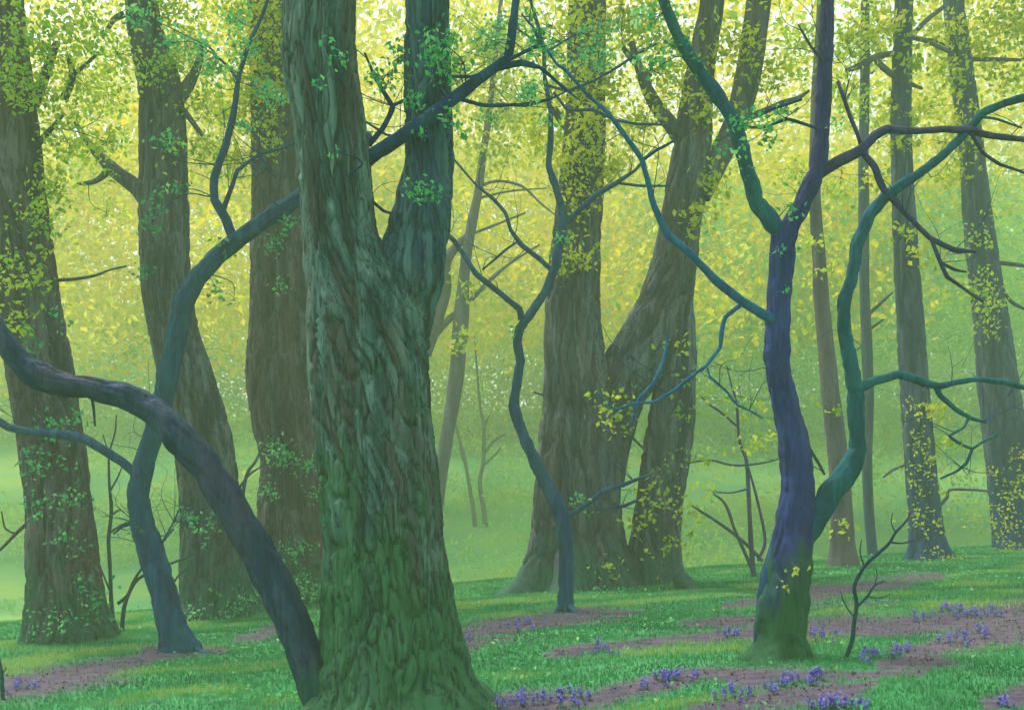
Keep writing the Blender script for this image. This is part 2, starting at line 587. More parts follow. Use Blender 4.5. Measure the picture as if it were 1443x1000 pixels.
for pts, dd in (
        ([(478, 250, 20, .2), (508, 232, 22, .17), (530, 216, 20, .09), (560, 196, 20, .01), (600, 170, 21), (640, 138, 19), (680, 108, 16), (715, 82, 14), (722, 40, 12), (727, 0, 11), (735, -60, 9)], -.10),
        ([(690, 100, 9), (735, 88, 10), (760, 95, 6), (790, 120, 5), (815, 140, 3)], -.10),
        ([(640, 138, 7), (680, 148, 6), (730, 148, 5), (775, 140, 4), (800, 128, 3)], -.10),
        ([(715, 86, 6), (760, 62, 6), (752, 40, 4), (735, 20, 3)], -.12),
        ([(520, 205, 9), (540, 180, 8), (553, 150, 8), (530, 112, 6), (514, 75, 4)], .05),
        ([(553, 150, 6), (575, 138, 4)], .05),
        ([(515, 172, 4), (545, 190, 4), (575, 192, 3)], .06),
        ([(520, 280, 6), (540, 297, 5), (560, 303, 4)], .05),
        ([(625, 108, 6), (665, 108, 5), (700, 95, 4)], .0)):
    t.wood('branch', 'stem', [(pts, dd, {})], nseg=20, step=.02, wob=.14, ang=.75, amp=.004, fx=30, fs=8)
t.crown([(545, 105, 28, 20, -.1), (608, 92, 26, 24, -.3), (628, 62, 30, 18, -.3), (592, 280, 20, 26, -.3), (640, 178, 14, 30, -.2, .6), (742, 132, 26, 14, -.2),
         (472, 72, 22, 18, -.6, .35), (764, 62, 22, 18, -.2), (652, 90, 22, 16, -.2), (450, 115, 12, 14, -.6, .4), (560, 70, 18, 20, .2), (585, 130, 14, 16, -.3),
         (600, 195, 14, 14, -.3, .5), (700, 60, 24, 12, -.1), (480, 215, 12, 14, -.6, .2)], 'mint', size=.038, dens=.75, twig='stem', fine=30)
t.crown([(420, -260, 160, 80, 0), (560, -330, 190, 90, .5), (680, -240, 120, 70, -.5), (760, -160, 110, 50, 0), (300, -420, 160, 90, .8), (500, -700, 260, 140, 0), (700, -620, 200, 140, 1)], 'lime', size=.08, dens=.6)

# ---- thick stem leaning to the left out of its foot
t = Tree('leaning_tree', 'dark blue grey leaning stem that bends sharply left from beside the massive forked trunk', 'tree', (446, 985), d=6.55)
t.wood('trunk', 'lean', [
    ([(452, 990, 44), (432, 930, 52), (400, 850, 52), (360, 770, 50), (322, 710, 48), (288, 655, 44), (252, 612, 43), (215, 577, 40), (175, 557, 36), (125, 545, 32), (75, 540, 34), (42, 525, 34), (15, 492, 30), (-12, 455, 28), (-60, 400, 26), (-130, 330, 22), (-230, 200, 18)], 0,
     dict(root=True, nseg=80, step=.016, knots=9, amp=.013, fx=26, fs=5, ang=.75, flare=.18, fh=.2, lobes=4, seed=3, wob=.07))])
t.wood('branch', 'lean', [([(128, 552, 6), (132, 575, 4), (134, 600, 3)], 0, {})], nseg=7, step=.03)
t.crown([(-150, 300, 70, 60, 0), (-250, 180, 100, 80, 0), (-60, 330, 40, 40, 0)], 'lime', size=.05, dens=.7)

# ---- slender curved tree behind it
t = Tree('slender_tree', 'slender dark blue curving tree crossing behind the leaning stem, left of the forked trunk', 'tree', (250, 916))
t.wood('trunk', 'stem', [
    ([(253, 918, 46), (243, 885, 40), (230, 835, 39), (214, 780, 37), (200, 735, 33), (195, 695, 30), (204, 650, 30), (220, 600, 30), (234, 545, 29), (246, 485, 29), (258, 430, 29), (278, 392, 27), (310, 357, 25), (345, 330, 23), (385, 303, 22), (425, 275, 20), (470, 240, 18), (520, 190, 15)], 0,
     dict(root=True, nseg=60, step=.02, knots=9, amp=.013, fx=26, fs=6, ang=.75, flare=.35, fh=.16, lobes=4, seed=12, wob=.06))])
for pts, m in (
        ([(330, 340, 14), (318, 308, 14), (302, 282, 12), (302, 250, 12), (318, 205, 11), (327, 170, 10), (332, 140, 8), (337, 105, 7), (352, 60, 6), (368, 25, 5), (385, -20, 4)], 'stem'),
        ([(315, 295, 8), (327, 262, 6), (335, 240, 6), (365, 218, 5), (395, 210, 4), (420, 200, 3)], 'stem'),
        ([(365, 218, 4), (378, 238, 3), (388, 250, 2)], 'stem'),
        ([(337, 115, 5), (322, 95, 4), (300, 75, 3)], 'stem'),
        ([(196, 672, 13), (172, 650, 13), (142, 632, 13), (115, 616, 14), (75, 611, 12), (35, 607, 12), (12, 602, 12), (-15, 585, 11), (-60, 560, 9)], 'stem'),
        ([(208, 790, 4), (225, 770, 4), (245, 735, 3), (260, 700, 2)], 'stem'),
        ([(190, 735, 5), (172, 742, 4), (160, 752, 3)], 'stem')):
    t.wood('branch', m, [(pts, 0, {})], nseg=14, step=.025, wob=.14, ang=.75, amp=.003, fx=30, fs=8)
t.roots('stem', [[(264, 912, 18), (284, 918, 9), (304, 921, 3)], [(238, 914, 16), (226, 918, 7), (216, 920, 3)]])
t.crown([(300, 95, 30, 18), (350, 75, 22, 20), (375, 130, 22, 22), (330, 25, 24, 18), (315, 350, 14, 14, -.1, .5), (390, 345, 14, 10, -.1, .6), (305, 405, 20, 12, 0, .4), (330, 420, 14, 12, 0, .4),
         (215, 310, 22, 26, -.1, .35), (225, 205, 20, 22, -.2, .5), (205, 380, 18, 18, -.1, .35), (235, 270, 18, 18, 0, .3), (285, 60, 18, 18), (245, 60, 22, 16), (410, 310, 10, 20, 0, .4),
         (195, 745, 8, 8, -.1, .7), (345, 180, 18, 12), (260, 730, 14, 14, 0, .4), (200, 20, 20, 14)], 'mint', size=.052, dens=.8, twig='stem', fine=70)

# ---- far left broad trunk
t = Tree('ivy_tree', 'broad brown trunk at the left edge, flecked with ivy, leaning left', 'tree', (97, 902))
t.wood('trunk', 'brown', [
    ([(97, 902, 112), (92, 850, 100), (88, 790, 93), (80, 690, 84), (68, 600, 84), (57, 530, 86), (44, 450, 84), (30, 370, 86), (20, 300, 88), (12, 220, 84), (5, 120, 76), (-3, 0, 66), (-15, -200, 56), (-20, -500, 40), (-30, -900, 20)], 0,
     dict(root=True, nseg=150, step=.026, amp=.036, plate=.095, flare=.22, fh=.3, lobes=5, seed=21, wob=.05))])
for pts in ([(78, 395, 5), (105, 393, 5), (135, 388, 4), (155, 380, 3), (178, 375, 3)], [(20, 190, 22), (45, 150, 18), (62, 110, 14), (80, 60, 10)], [(90, 140, 12), (102, 108, 10), (96, 80, 7)], [(100, 108, 7), (120, 92, 5), (135, 78, 4)],
            [(45, 210, 12), (65, 190, 8), (90, 160, 5)], [(40, 735, 5), (22, 752, 5), (0, 774, 4), (-25, 792, 3)], [(25, 752, 3), (8, 745, 3), (2, 720, 2)]):
    t.wood('branch', 'grey', [(pts, 0, {})], nseg=10, step=.05, wob=.1)
t.crown([(30, 55, 60, 45, -.6), (105, 35, 60, 40, -.3), (120, 120, 55, 45, .2), (60, 120, 40, 34, -.5, .8), (95, 200, 50, 34, 0), (45, 320, 36, 30, -.6, .8), (25, 380, 30, 34, -.6, .7), (75, 270, 38, 28, -.3), (20, 440, 26, 26, -.6, .6), (150, 200, 34, 30, 0, .8), (15, 110, 30, 40, -.6, .7),
         (60, 400, 18, 22, -.6, .5), (50, -90, 110, 60, 0), (-60, 100, 60, 80, 0), (-80, 330, 60, 80, 0, .7), (150, -60, 80, 50, .5), (0, -320, 160, 90, 0)], 'lime', size=.068, dens=.6)
t.crown([(95, 585, 26, 22, -.62, .45), (60, 590, 26, 16, -.62, .35), (70, 655, 34, 22, -.62, .4), (105, 690, 20, 30, -.62, .45), (55, 720, 22, 26, -.6, .4), (100, 760, 24, 26, -.6, .35), (115, 830, 20, 30, -.62, .35), (75, 870, 40, 14, -.62, .5), (130, 860, 16, 24, -.6, .5), (50, 500, 26, 20, -.62, .3), (85, 440, 16, 30, -.6, .3), (45, 650, 10, 30, -.6, .4)],
        'mint', size=.055, dens=.6, name='ivy', twigs=False)

# ---- second left trunk
t = Tree('mossy_tree', 'grey brown tree with a broken stub pointing left, behind the slender curving tree', 'tree', (306, 868))
t.wood('trunk', 'grey', [
    ([(306, 872, 104), (303, 820, 92), (298, 740, 82), (294, 680, 80), (285, 620, 78), (266, 545, 72), (246, 470, 66), (235, 400, 67), (231, 300, 67), (230, 200, 64), (224, 120, 58), (208, 60, 48), (199, 0, 44), (190, -150, 40), (180, -450, 30), (176, -800, 16)], 0,
     dict(root=True, nseg=140, step=.03, amp=.034, plate=.095, flare=.3, fh=.3, lobes=5, seed=33, wob=.06))])
for pts in ([(210, 285, 26), (190, 262, 22), (160, 240, 20), (140, 220, 14), (122, 198, 9), (106, 172, 6)], [(155, 238, 12), (135, 255, 8), (108, 260, 4)], [(245, 145, 24), (262, 125, 18), (278, 95, 12), (284, 70, 8)], [(262, 120, 10), (272, 122, 8)],
            [(215, 160, 8), (250, 150, 10), (285, 190, 6)], [(175, 20, 10), (160, 28, 8), (150, 45, 6)], [(330, 800, 5), (345, 680, 5), (360, 650, 4), (372, 625, 3)], [(335, 690, 4), (352, 668, 3), (372, 655, 2)]):
    t.wood('branch', 'grey', [(pts, -.1, {})], nseg=10, step=.05, wob=.12)
t.crown([(165, 75, 44, 34, -.5, .8), (215, 110, 22, 22, -.6, .5), (240, 85, 30, 24, -.4), (150, 130, 36, 30, 0, .8), (275, 70, 34, 40, 0), (290, 150, 36, 34, 0), (150, 300, 30, 20, .3, .4), (250, 20, 50, 30, 0), (295, 215, 26, 30, .2), (120, 230, 18, 12, 0, .8), (170, 250, 16, 10, -.2, .5), (180, -60, 120, 50, 0), (160, -200, 160, 80, 0, .8), (250, 215, 16, 26, -.6, .3)], 'lime', size=.072, dens=.6)
t.crown([(330, 850, 30, 14, -.5, .8), (280, 862, 26, 10, -.6, .5), (345, 865, 20, 10, -.4, 1), (300, 740, 20, 30, -.6, .25), (260, 735, 12, 14, -.5, .4)], 'mint', size=.055, dens=.7, name='ivy', twigs=False)

# ---- broad brown trunk half hidden behind the forked tree
t = Tree('brown_tree', 'wide brown trunk half hidden behind the left side of the massive forked tree', 'tree', (412, 850))
t.wood('trunk', 'brown', [
    ([(415, 852, 128), (414, 790, 100), (414, 720, 96), (416, 650, 92), (408, 580, 104), (402, 520, 106), (404, 450, 100), (404, 350, 98), (402, 250, 92), (396, 150, 84), (390, 60, 78), (386, 0, 74), (384, -200, 62), (380, -700, 30)], 0,
     dict(root=True, nseg=140, step=.03, amp=.036, plate=.1, flare=.25, fh=.4, lobes=5, seed=41, wob=.06))])
t.crown([(370, 60, 40, 40, -.6), (385, 130, 30, 30, -.7, .8), (350, 120, 40, 34, -.3), (365, 185, 26, 22, -.6, .7), (330, 220, 26, 36, -.2, .9), (385, 20, 30, 20, -.7), (320, 160, 26, 30, 0), (375, -80, 80, 50, 0), (390, 205, 20, 16, -.7, .5), (330, 20, 36, 24, -.3), (380, -240, 120, 80, 0)], 'yellow', size=.085, dens=.7)
t.crown([(398, 640, 26, 18, -.75, .7), (385, 620, 14, 18, -.75, .6), (425, 655, 18, 12, -.75, .7), (440, 690, 14, 14, -.75, .5), (420, 770, 18, 20, -.75, .7), (385, 345, 18, 12, -.75, .6), (430, 830, 26, 24, -.75, .9), (400, 400, 10, 14, -.75, .5), (375, 690, 12, 20, -.7, .5)], 'mint', size=.06, dens=.75, name='ivy', twigs=False)

# ---- thin crooked tree right of the forked trunk
t = Tree('crooked_tree', 'thin teal crooked tree standing before the double trunk, its stem zigzagging upward', 'tree', (797, 860))
t.wood('trunk', 'stem', [
    ([(797, 864, 23), (798, 820, 22), (797, 770, 22), (795, 738, 23), (782, 705, 22), (765, 672, 19), (747, 635, 17), (733, 602, 16), (724, 572, 16), (728, 540, 14), (733, 508, 13), (729, 482, 13), (733, 462, 13), (752, 436, 13), (770, 408, 13), (783, 375, 13), (790, 335, 14), (794, 305, 12), (785, 268, 11), (773, 235, 9), (776, 195, 9), (776, 160, 7), (768, 110, 6), (766, 70, 6), (758, 35, 5), (747, 0, 4), (740, -60, 4)], 0,
     dict(root=True, nseg=36, step=.03, knots=9, amp=.010, fx=28, fs=7, ang=.75, flare=.45, fh=.12, lobes=4, seed=52, wob=.08))])
for pts in ([(735, 450, 10), (732, 435, 9), (715, 422, 8), (692, 403, 8), (670, 385, 8), (655, 362, 7), (640, 340, 7), (625, 325, 5)],
            [(783, 385, 7), (760, 365, 7), (735, 345, 7), (720, 325, 6), (712, 300, 5), (695, 280, 5), (672, 262, 3), (640, 225, 3)],
            [(795, 315, 9), (812, 300, 8), (840, 275, 8), (868, 258, 7), (895, 240, 5), (905, 228, 4)],
            [(870, 258, 4), (905, 262, 4), (945, 262, 3)],
            [(800, 728, 8), (825, 712, 7), (850, 692, 7), (880, 682, 6), (905, 672, 5), (920, 668, 3)],
            [(850, 718, 3), (880, 712, 5), (897, 705, 4)],
            [(768, 120, 4), (800, 128, 4), (835, 115, 4), (870, 95, 4), (895, 78, 4), (925, 62, 3)],
            [(768, 75, 4), (800, 55, 3), (830, 40, 2)], [(770, 142, 3), (740, 150, 3), (700, 146, 3)],
            [(780, 130, 4), (800, 155, 4), (835, 155, 5), (870, 170, 4), (900, 175, 4), (940, 176, 3)],
            [(680, 380, 3), (715, 350, 4), (730, 340, 3)]):
    t.wood('branch', 'stem', [(pts, 0, {})], nseg=10, step=.035, wob=.16, ang=.75)
t.roots('stem', [[(803, 860, 10), (814, 864, 5), (824, 866, 2)], [(790, 861, 10), (780, 864, 5), (772, 865, 2)]])
t.crown([(770, 70, 22, 18), (790, 95, 22, 14), (745, 130, 26, 14), (850, 80, 24, 20), (778, 180, 12, 30, 0, .4), (700, 40, 22, 24), (730, 475, 10, 12, 0, .5), (840, 60, 30, 24), (690, 160, 20, 14), (800, 340, 14, 20, -.1, .5), (820, 710, 26, 10, -.1, .4), (745, 30, 24, 18)], 'mint', size=.058, dens=.7, twig='stem', fine=70)

# ---- double trunk in the middle distance
t = Tree('double_tree', 'huge grey double trunk tree with splayed roots and a gap between its two stems', 'tree', (812, 832))
t.wood('trunk', 'grey', [
    ([(812, 836, 152), (812, 800, 138), (812, 750, 122), (813, 690, 116), (817, 620, 112), (816, 560, 98), (810, 500, 84), (808, 440, 77), (809, 380, 72), (814, 310, 64), (822, 220, 58), (826, 120, 54), (828, 0, 50), (830, -150, 44), (832, -500, 22)], 0,
     dict(root=True, nseg=180, step=.034, amp=.045, plate=.12, flare=.6, fh=.35, lobes=5, seed=61, wob=.06)),
    ([(838, 680, 80), (850, 610, 84), (870, 552, 80), (898, 508, 84), (922, 468, 84), (938, 420, 72), (950, 370, 62), (958, 318, 56), (968, 260, 56), (976, 200, 52), (982, 140, 44), (992, 70, 36), (1004, 0, 32), (1020, -150, 28), (1040, -450, 14)], .1,
     dict(nseg=120, step=.034, amp=.04, plate=.11, skew=-.8, seed=66, wob=.06)),
    ([(922, 832, 72), (922, 790, 70), (926, 740, 66), (932, 690, 64), (940, 640, 66), (947, 590, 64), (951, 540, 56), (953, 480, 54), (950, 420, 50)], .12,
     dict(root=True, nseg=110, step=.034, amp=.036, plate=.11, flare=.5, fh=.3, lobes=4, seed=68, wob=.06))])
for pts in ([(968, 205, 26), (945, 175, 22), (925, 150, 20), (910, 122, 16), (900, 95, 12), (890, 60, 9)], [(985, 275, 34), (1012, 225, 32), (1036, 175, 34), (1052, 110, 36), (1064, 40, 36), (1072, -20, 34), (1085, -150, 28)],
            [(915, 110, 12), (892, 85, 10), (878, 68, 7)], [(1040, 170, 12), (1070, 160, 10), (1100, 146, 8), (1125, 138, 6), (1140, 128, 4)], [(800, 180, 16), (785, 160, 12), (770, 140, 9)],
            [(768, 556, 4), (760, 555, 3), (752, 552, 3)], [(885, 610, 4), (905, 630, 3), (912, 640, 2)]):
    t.wood('branch', 'grey', [(pts, .05, {})], nseg=14, step=.06, wob=.12)
t.roots('grey', [[(760, 826, 34), (735, 836, 20), (700, 842, 7)], [(962, 826, 28), (980, 832, 14), (1005, 836, 5)]])
t.crown([(820, 40, 46, 40, -.5, .85), (800, 110, 44, 36, -.6, .8), (850, 110, 40, 34, -.5, .7), (830, 185, 46, 34, -.6, .75), (795, 230, 34, 30, -.4), (860, 240, 36, 26, -.2, .8), (830, 270, 34, 26, -.6, .6), (795, 350, 20, 34, -.6, .55), (820, 380, 20, 34, -.6, .3), (905, 180, 36, 30, 0, .8), (960, 120, 40, 30, -.4, .6), (1000, 160, 30, 30, -.4, .6), (930, 50, 46, 36, .2), (870, 30, 40, 30, 0), (1030, 60, 34, 36, -.3, .7), (990, 300, 30, 26, -.5, .5), (1010, 255, 26, 24, -.4, .6), (1090, 100, 34, 36, 0, .8), (760, 190, 30, 40, .5, .9), (900, -80, 140, 60, 0), (1030, -120, 100, 70, 0), (840, -300, 200, 110, 0)], 'yellow', size=.095, dens=.66)
t.crown([(935, 690, 34, 40, -.75, .26), (950, 730, 24, 40, -.75, .3), (900, 740, 24, 20, -.7, .35), (855, 800, 26, 14, -.9, .4), (930, 780, 20, 24, -.75, .3), (860, 560, 40, 16, -.9, .2), (880, 600, 24, 20, -.7, .3), (965, 560, 14, 34, -.5, .3), (940, 500, 26, 30, -.7, .15), (850, 590, 30, 20, -.9, .2), (955, 650, 14, 14, -.6, .5)], 'lime', size=.085, dens=.75, name='ivy', twigs=False)

# ---- violet-blue forked slender tree on the right
t = Tree('branching_tree', 'violet blue slender tree forking into teal and mauve limbs, mossy at the foot', 'tree', (1098, 930))
t.wood('trunk', 'violet', [
    ([(1098, 934, 70), (1101, 900, 66), (1106, 850, 66), (1112, 800, 64), (1120, 740, 56), (1125, 690, 48), (1122, 645, 45), (1113, 600, 40), (1101, 550, 38), (1095, 500, 36), (1097, 440, 34), (1101, 380, 34), (1104, 335, 36), (1116, 312, 28), (1130, 288, 26), (1142, 262, 26), (1152, 236, 24), (1158, 190, 22), (1162, 120, 21), (1165, 50, 19), (1166, 0, 19), (1168, -120, 16), (1175, -350, 9)], 0,
     dict(root=True, nseg=90, step=.016, knots=9, amp=.014, fx=24, fs=5, ang=.75, flare=.62, fh=.11, lobes=5, seed=71, wob=.05))])
t.wood('limb', 'teal', [([(1108, 340, 22), (1085, 310, 24), (1066, 285, 22), (1055, 250, 21), (1046, 210, 22), (1030, 165, 21), (1004, 125, 20), (975, 85, 18), (952, 45, 17), (935, 0, 16), (918, -60, 14), (890, -200, 9)], -.02, {})], nseg=36, step=.02, wob=.1, knots=6, amp=.010, fx=28, fs=7, ang=.75, seed=14)
t.wood('limb', 'teal', [([(1128, 770, 30), (1150, 728, 34), (1172, 692, 33), (1198, 662, 31), (1209, 632, 25), (1207, 590, 23), (1205, 545, 23), (1196, 500, 20), (1189, 455, 19), (1190, 425, 18), (1201, 385, 18), (1208, 345, 19), (1224, 305, 19), (1248, 276, 17), (1290, 248, 14), (1330, 218, 13), (1360, 188, 12), (1385, 160, 12), (1415, 145, 11), (1448, 136, 11), (1520, 115, 8)], -.02, {})], nseg=36, step=.02, wob=.1, knots=6, amp=.010, fx=28, fs=7, ang=.75, seed=15)
t.wood('root', 'stem', [([(1114, 730, 20), (1098, 775, 32), (1088, 825, 38), (1080, 880, 34), (1074, 925, 26)], .02, {})], nseg=40, step=.02, wob=.1, amp=.008, fx=24, fs=5, seed=17)
t.roots('violet', [[(1118, 906, 26), (1140, 921, 15), (1164, 924, 10), (1192, 926, 5)], [(1078, 920, 24), (1064, 934, 12), (1046, 940, 5)]])
for pts, m, n in (
        ([(1096, 452, 16), (1080, 445, 15), (1050, 428, 13), (1010, 396, 13), (975, 360, 11), (940, 330, 11), (922, 290, 9), (905, 226, 8), (880, 190, 7), (858, 160, 6), (826, 132, 5), (800, 102, 5), (784, 90, 4), (768, 66, 4), (745, 52, 3), (722, 36, 3)], 'azure', 10),
        ([(905, 226, 6), (925, 212, 5), (950, 198, 4)], 'stem', 8),
        ([(1045, 428, 7), (1022, 447, 7), (1017, 470, 7), (1014, 490, 6), (995, 515, 6), (972, 532, 6), (950, 550, 5), (922, 566, 5), (895, 568, 4), (868, 577, 4), (850, 562, 3), (838, 550, 2)], 'azure', 9),
        ([(940, 475, 4), (935, 510, 5), (920, 540, 5), (900, 562, 5), (890, 600, 3)], 'azure', 8),
        ([(997, 518, 4), (1000, 530, 4), (1025, 552, 4), (1038, 570, 4), (1060, 580, 3), (1075, 590, 2)], 'azure', 8),
        ([(1140, 256, 12, .06), (1158, 243, 16, .05), (1180, 228, 17), (1212, 212, 15), (1232, 192, 14), (1250, 182, 13), (1290, 185, 10), (1330, 182, 10), (1365, 183, 11), (1400, 192, 9), (1448, 197, 8), (1510, 205, 6)], 'mauve', 14),
        ([(1214, 214, 9), (1232, 235, 10), (1246, 268, 10), (1280, 305, 8), (1310, 335, 8), (1345, 352, 8), (1375, 355, 5)], 'mauve', 10),
        ([(1312, 337, 6), (1322, 362, 6), (1335, 390, 6), (1360, 408, 5), (1385, 425, 4)], 'mauve', 8),
        ([(1325, 370, 5), (1345, 380, 5), (1362, 383, 3)], 'mauve', 8),
        ([(1180, 115, 5), (1195, 155, 6), (1210, 195, 6), (1215, 212, 6)], 'mauve', 8),
        ([(1163, 90, 5), (1142, 65, 4), (1125, 35, 3)], 'mauve', 8),
        ([(1150, 180, 5), (1110, 168, 5), (1075, 180, 4), (1048, 178, 3)], 'stem', 8),
        ([(1130, 140, 4), (1100, 150, 5), (1065, 162, 4)], 'stem', 8),
        ([(1208, 548, 16), (1235, 536, 13), (1266, 527, 12), (1300, 538, 12), (1322, 544, 11), (1350, 538, 9), (1378, 534, 8), (1415, 538, 8), (1450, 548, 7), (1500, 560, 5)], 'teal', 12),
        ([(1318, 543, 9), (1325, 558, 8), (1350, 578, 7), (1370, 590, 6), (1390, 595, 4)], 'teal', 9),
        ([(1365, 588, 5), (1358, 602, 4), (1338, 614, 5), (1355, 626, 5), (1370, 632, 5), (1385, 622, 4), (1405, 612, 3)], 'teal', 8),
        ([(1370, 632, 5), (1362, 652, 5), (1348, 664, 4), (1325, 674, 3)], 'teal', 8),
        ([(1383, 165, 5), (1405, 168, 4), (1440, 180, 3)], 'teal', 7),
        ([(1368, 188, 6), (1385, 215, 5), (1410, 232, 5), (1448, 245, 4)], 'mauve', 8),
        ([(1108, 560, 4), (1125, 600, 5), (1140, 630, 5), (1152, 650, 5), (1162, 668, 4)], 'twig', 8)):
    t.wood('branch', m, [(pts, -.04, {})], nseg=n + 4, step=.022, wob=.15, ang=.75, amp=.003, fx=30, fs=8)
t.crown([(1062, 172, 24, 14, -.2), (1078, 190, 18, 14, -.2), (1100, 158, 22, 14), (1045, 220, 12, 22, -.2, .5), (1112, 290, 14, 12, -.2, .5), (1105, 350, 10, 14, -.2, .4), (985, 90, 14, 14, -.1, .4), (1170, 175, 16, 12, -.2, .5), (1040, 170, 20, 18, -.2, .5), (1118, 305, 12, 8, -.2, .6), (1105, 410, 8, 12, -.2, .3), (920, 100, 26, 22), (950, 60, 22, 20), (930, 20, 34, 20), (1010, 200, 16, 16, 0, .5), (760, 60, 16, 12)], 'mint', size=.042, dens=.7, twig='stem', fine=70)
t.crown([(1122, 800, 8, 16, -.32, .35), (1110, 830, 10, 14, -.32, .25), (870, 565, 34, 10, 0, .35), (1060, 582, 20, 10, 0, .4), (1345, 620, 34, 12, 0, .3), (1090, -110, 140, 60, 0), (950, -160, 100, 60, 0), (1240, -140, 130, 70, 0), (1500, 120, 50, 50, 0, .7), (1100, -380, 220, 120, 0)], 'lime', size=.05, dens=.7)

# ---- thin sapling springing beside its root
t = Tree('sapling', 'dark thin sapling springing up right of the violet blue tree, forked low and bare', 'sapling', (1193, 926))
mb = MB()
for pts in ([(1191, 928, 7), (1200, 905, 6.5), (1203, 880, 6), (1207, 850, 6), (1204, 825, 5.5), (1218, 798, 5), (1231, 785, 5), (1252, 766, 4.5), (1262, 750, 4), (1276, 735, 3), (1284, 722, 2)],
            [(1206, 856, 4), (1222, 840, 3.5), (1232, 825, 3), (1246, 818, 2)], [(1256, 764, 3), (1272, 765, 2.5), (1290, 760, 1.5)], [(1232, 825, 2), (1236, 812, 1.5), (1234, 800, 1)],
            [(1204, 870, 2.5), (1190, 850, 2), (1184, 832, 1.2)], [(1218, 798, 2.5), (1212, 778, 2), (1214, 760, 1.2)], [(1262, 750, 2), (1256, 736, 1.5), (1258, 722, 1)], [(1222, 840, 2), (1240, 842, 1.5), (1256, 836, 1)]):
    W, R = t.world(pts)
    tube(mb, W, R, 9, .025, wob=.12)
mb.build('stem', BK['lean'], t.o, t.base)

# ---- right background trunks
t = Tree('yellow_flecked_tree', 'blue grey straight trunk right of the teal limb, yellow leaves clinging to its lower half', 'tree', (1306, 788))
t.wood('trunk', 'blue', [([(1308, 790, 52), (1305, 760, 46), (1301, 700, 43), (1294, 610, 40), (1287, 520, 38), (1282, 440, 36), (1276, 350, 33), (1272, 260, 29), (1270, 180, 28), (1271, 100, 26), (1274, 0, 24), (1278, -150, 20), (1284, -450, 9)], 0, dict(root=True, nseg=76, step=.045, amp=.02, plate=.1, flare=.4, fh=.3, lobes=5, seed=81, wob=.06))])
for pts in ([(1262, 75, 8), (1235, 80, 9), (1215, 92, 10), (1192, 100, 6)], [(1230, 80, 8), (1250, 100, 9), (1275, 115, 8), (1300, 125, 4)], [(1290, 45, 7), (1310, 25, 7), (1330, 10, 6)], [(1282, 52, 6), (1310, 60, 6), (1340, 75, 5)], [(1275, 655, 4), (1258, 662, 4), (1245, 672, 3)], [(1322, 715, 5), (1335, 700, 5), (1338, 690, 4), (1375, 690, 4), (1395, 692, 3)]):
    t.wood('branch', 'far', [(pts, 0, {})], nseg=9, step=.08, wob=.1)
t.crown([(1240, 40, 46, 30, 0), (1195, 55, 30, 30, .2), (1280, 90, 26, 16, -.5, .6), (1290, 170, 24, 24, 0, .6), (1250, 150, 24, 18, 0, .6), (1275, 330, 20, 16, -.5, .4), (1295, 360, 12, 40, -.5, .4), (1310, 570, 22, 22, -.5, .6), (1285, 200, 30, 20, -.4, .4), (1240, 240, 20, 30, .4, .4), (1270, -60, 80, 40, 0), (1280, -220, 120, 90, 0)], 'yellow', size=.11, dens=.6)
t.crown([(1295, 650, 22, 50, -.5, .33), (1300, 740, 24, 30, -.55, .33), (1310, 690, 20, 40, -.55, .3), (1320, 790, 34, 10, -.5, .6), (1385, 715, 34, 12, 1, .35), (1290, 580, 14, 20, -.5, .3)], 'yellow', size=.065, dens=.6, name='ivy', twigs=False)

t = Tree('leafy_edge_tree', 'blue grey trunk at the right edge, leaning left as it rises, leaves clustered along it', 'tree', (1440, 772))
t.wood('trunk', 'blue', [([(1440, 775, 70), (1432, 735, 63), (1424, 680, 60), (1416, 620, 57), (1408, 550, 54), (1400, 480, 50), (1392, 420, 46), (1384, 360, 42), (1377, 300, 38), (1370, 220, 32), (1360, 140, 32), (1350, 60, 30), (1344, 0, 28), (1335, -150, 24), (1325, -450, 10)], 0, dict(root=True, nseg=84, step=.045, amp=.022, plate=.1, flare=.35, fh=.3, lobes=5, seed=91, wob=.06))])
for pts in ([(1362, 84, 6), (1400, 84, 6), (1448, 85, 4)], [(1400, 370, 6), (1425, 372, 6), (1455, 376, 4)], [(1408, 400, 5), (1425, 425, 5), (1455, 440, 4)], [(1368, 270, 12), (1380, 240, 12), (1382, 215, 10)], [(1345, 80, 7), (1325, 62, 7), (1300, 55, 5)]):
    t.wood('branch', 'mauve', [(pts, -.1, {})], nseg=9, step=.08, wob=.1)
t.crown([(1350, 50, 40, 36, -.5, .8), (1395, 60, 40, 40, 0, .8), (1340, 110, 30, 26, -.5, .8), (1370, 150, 26, 26, -.5, .5), (1330, 200, 36, 26, -.3, .6), (1350, 250, 30, 24, .2, .7), (1420, 110, 26, 24, 0, .6), (1430, 30, 30, 26, 0), (1310, 150, 26, 26, .3, .8), (1350, -70, 100, 50, 0), (1340, -240, 130, 90, 0), (1480, 30, 60, 60, 0)], 'yellow', size=.11, dens=.6)
t.crown([(1385, 420, 26, 34, -.6, .7), (1400, 455, 24, 20, -.6, .6), (1370, 330, 24, 18, -.5, .5), (1330, 420, 14, 10, 0, .7), (1378, 380, 14, 20, -.6, .4), (1400, 300, 20, 20, 0, .3)], 'lime', size=.09, dens=.7, name='foliage', twigs=False)
t.crown([(1410, 730, 24, 30, -.6, .45), (1430, 690, 24, 24, -.65, .45), (1400, 665, 10, 14, -.5, .5), (1425, 765, 24, 12, -.6, .6), (1440, 640, 12, 20, -.6, .4)], 'yellow', size=.065, dens=.6, name='ivy', twigs=False)

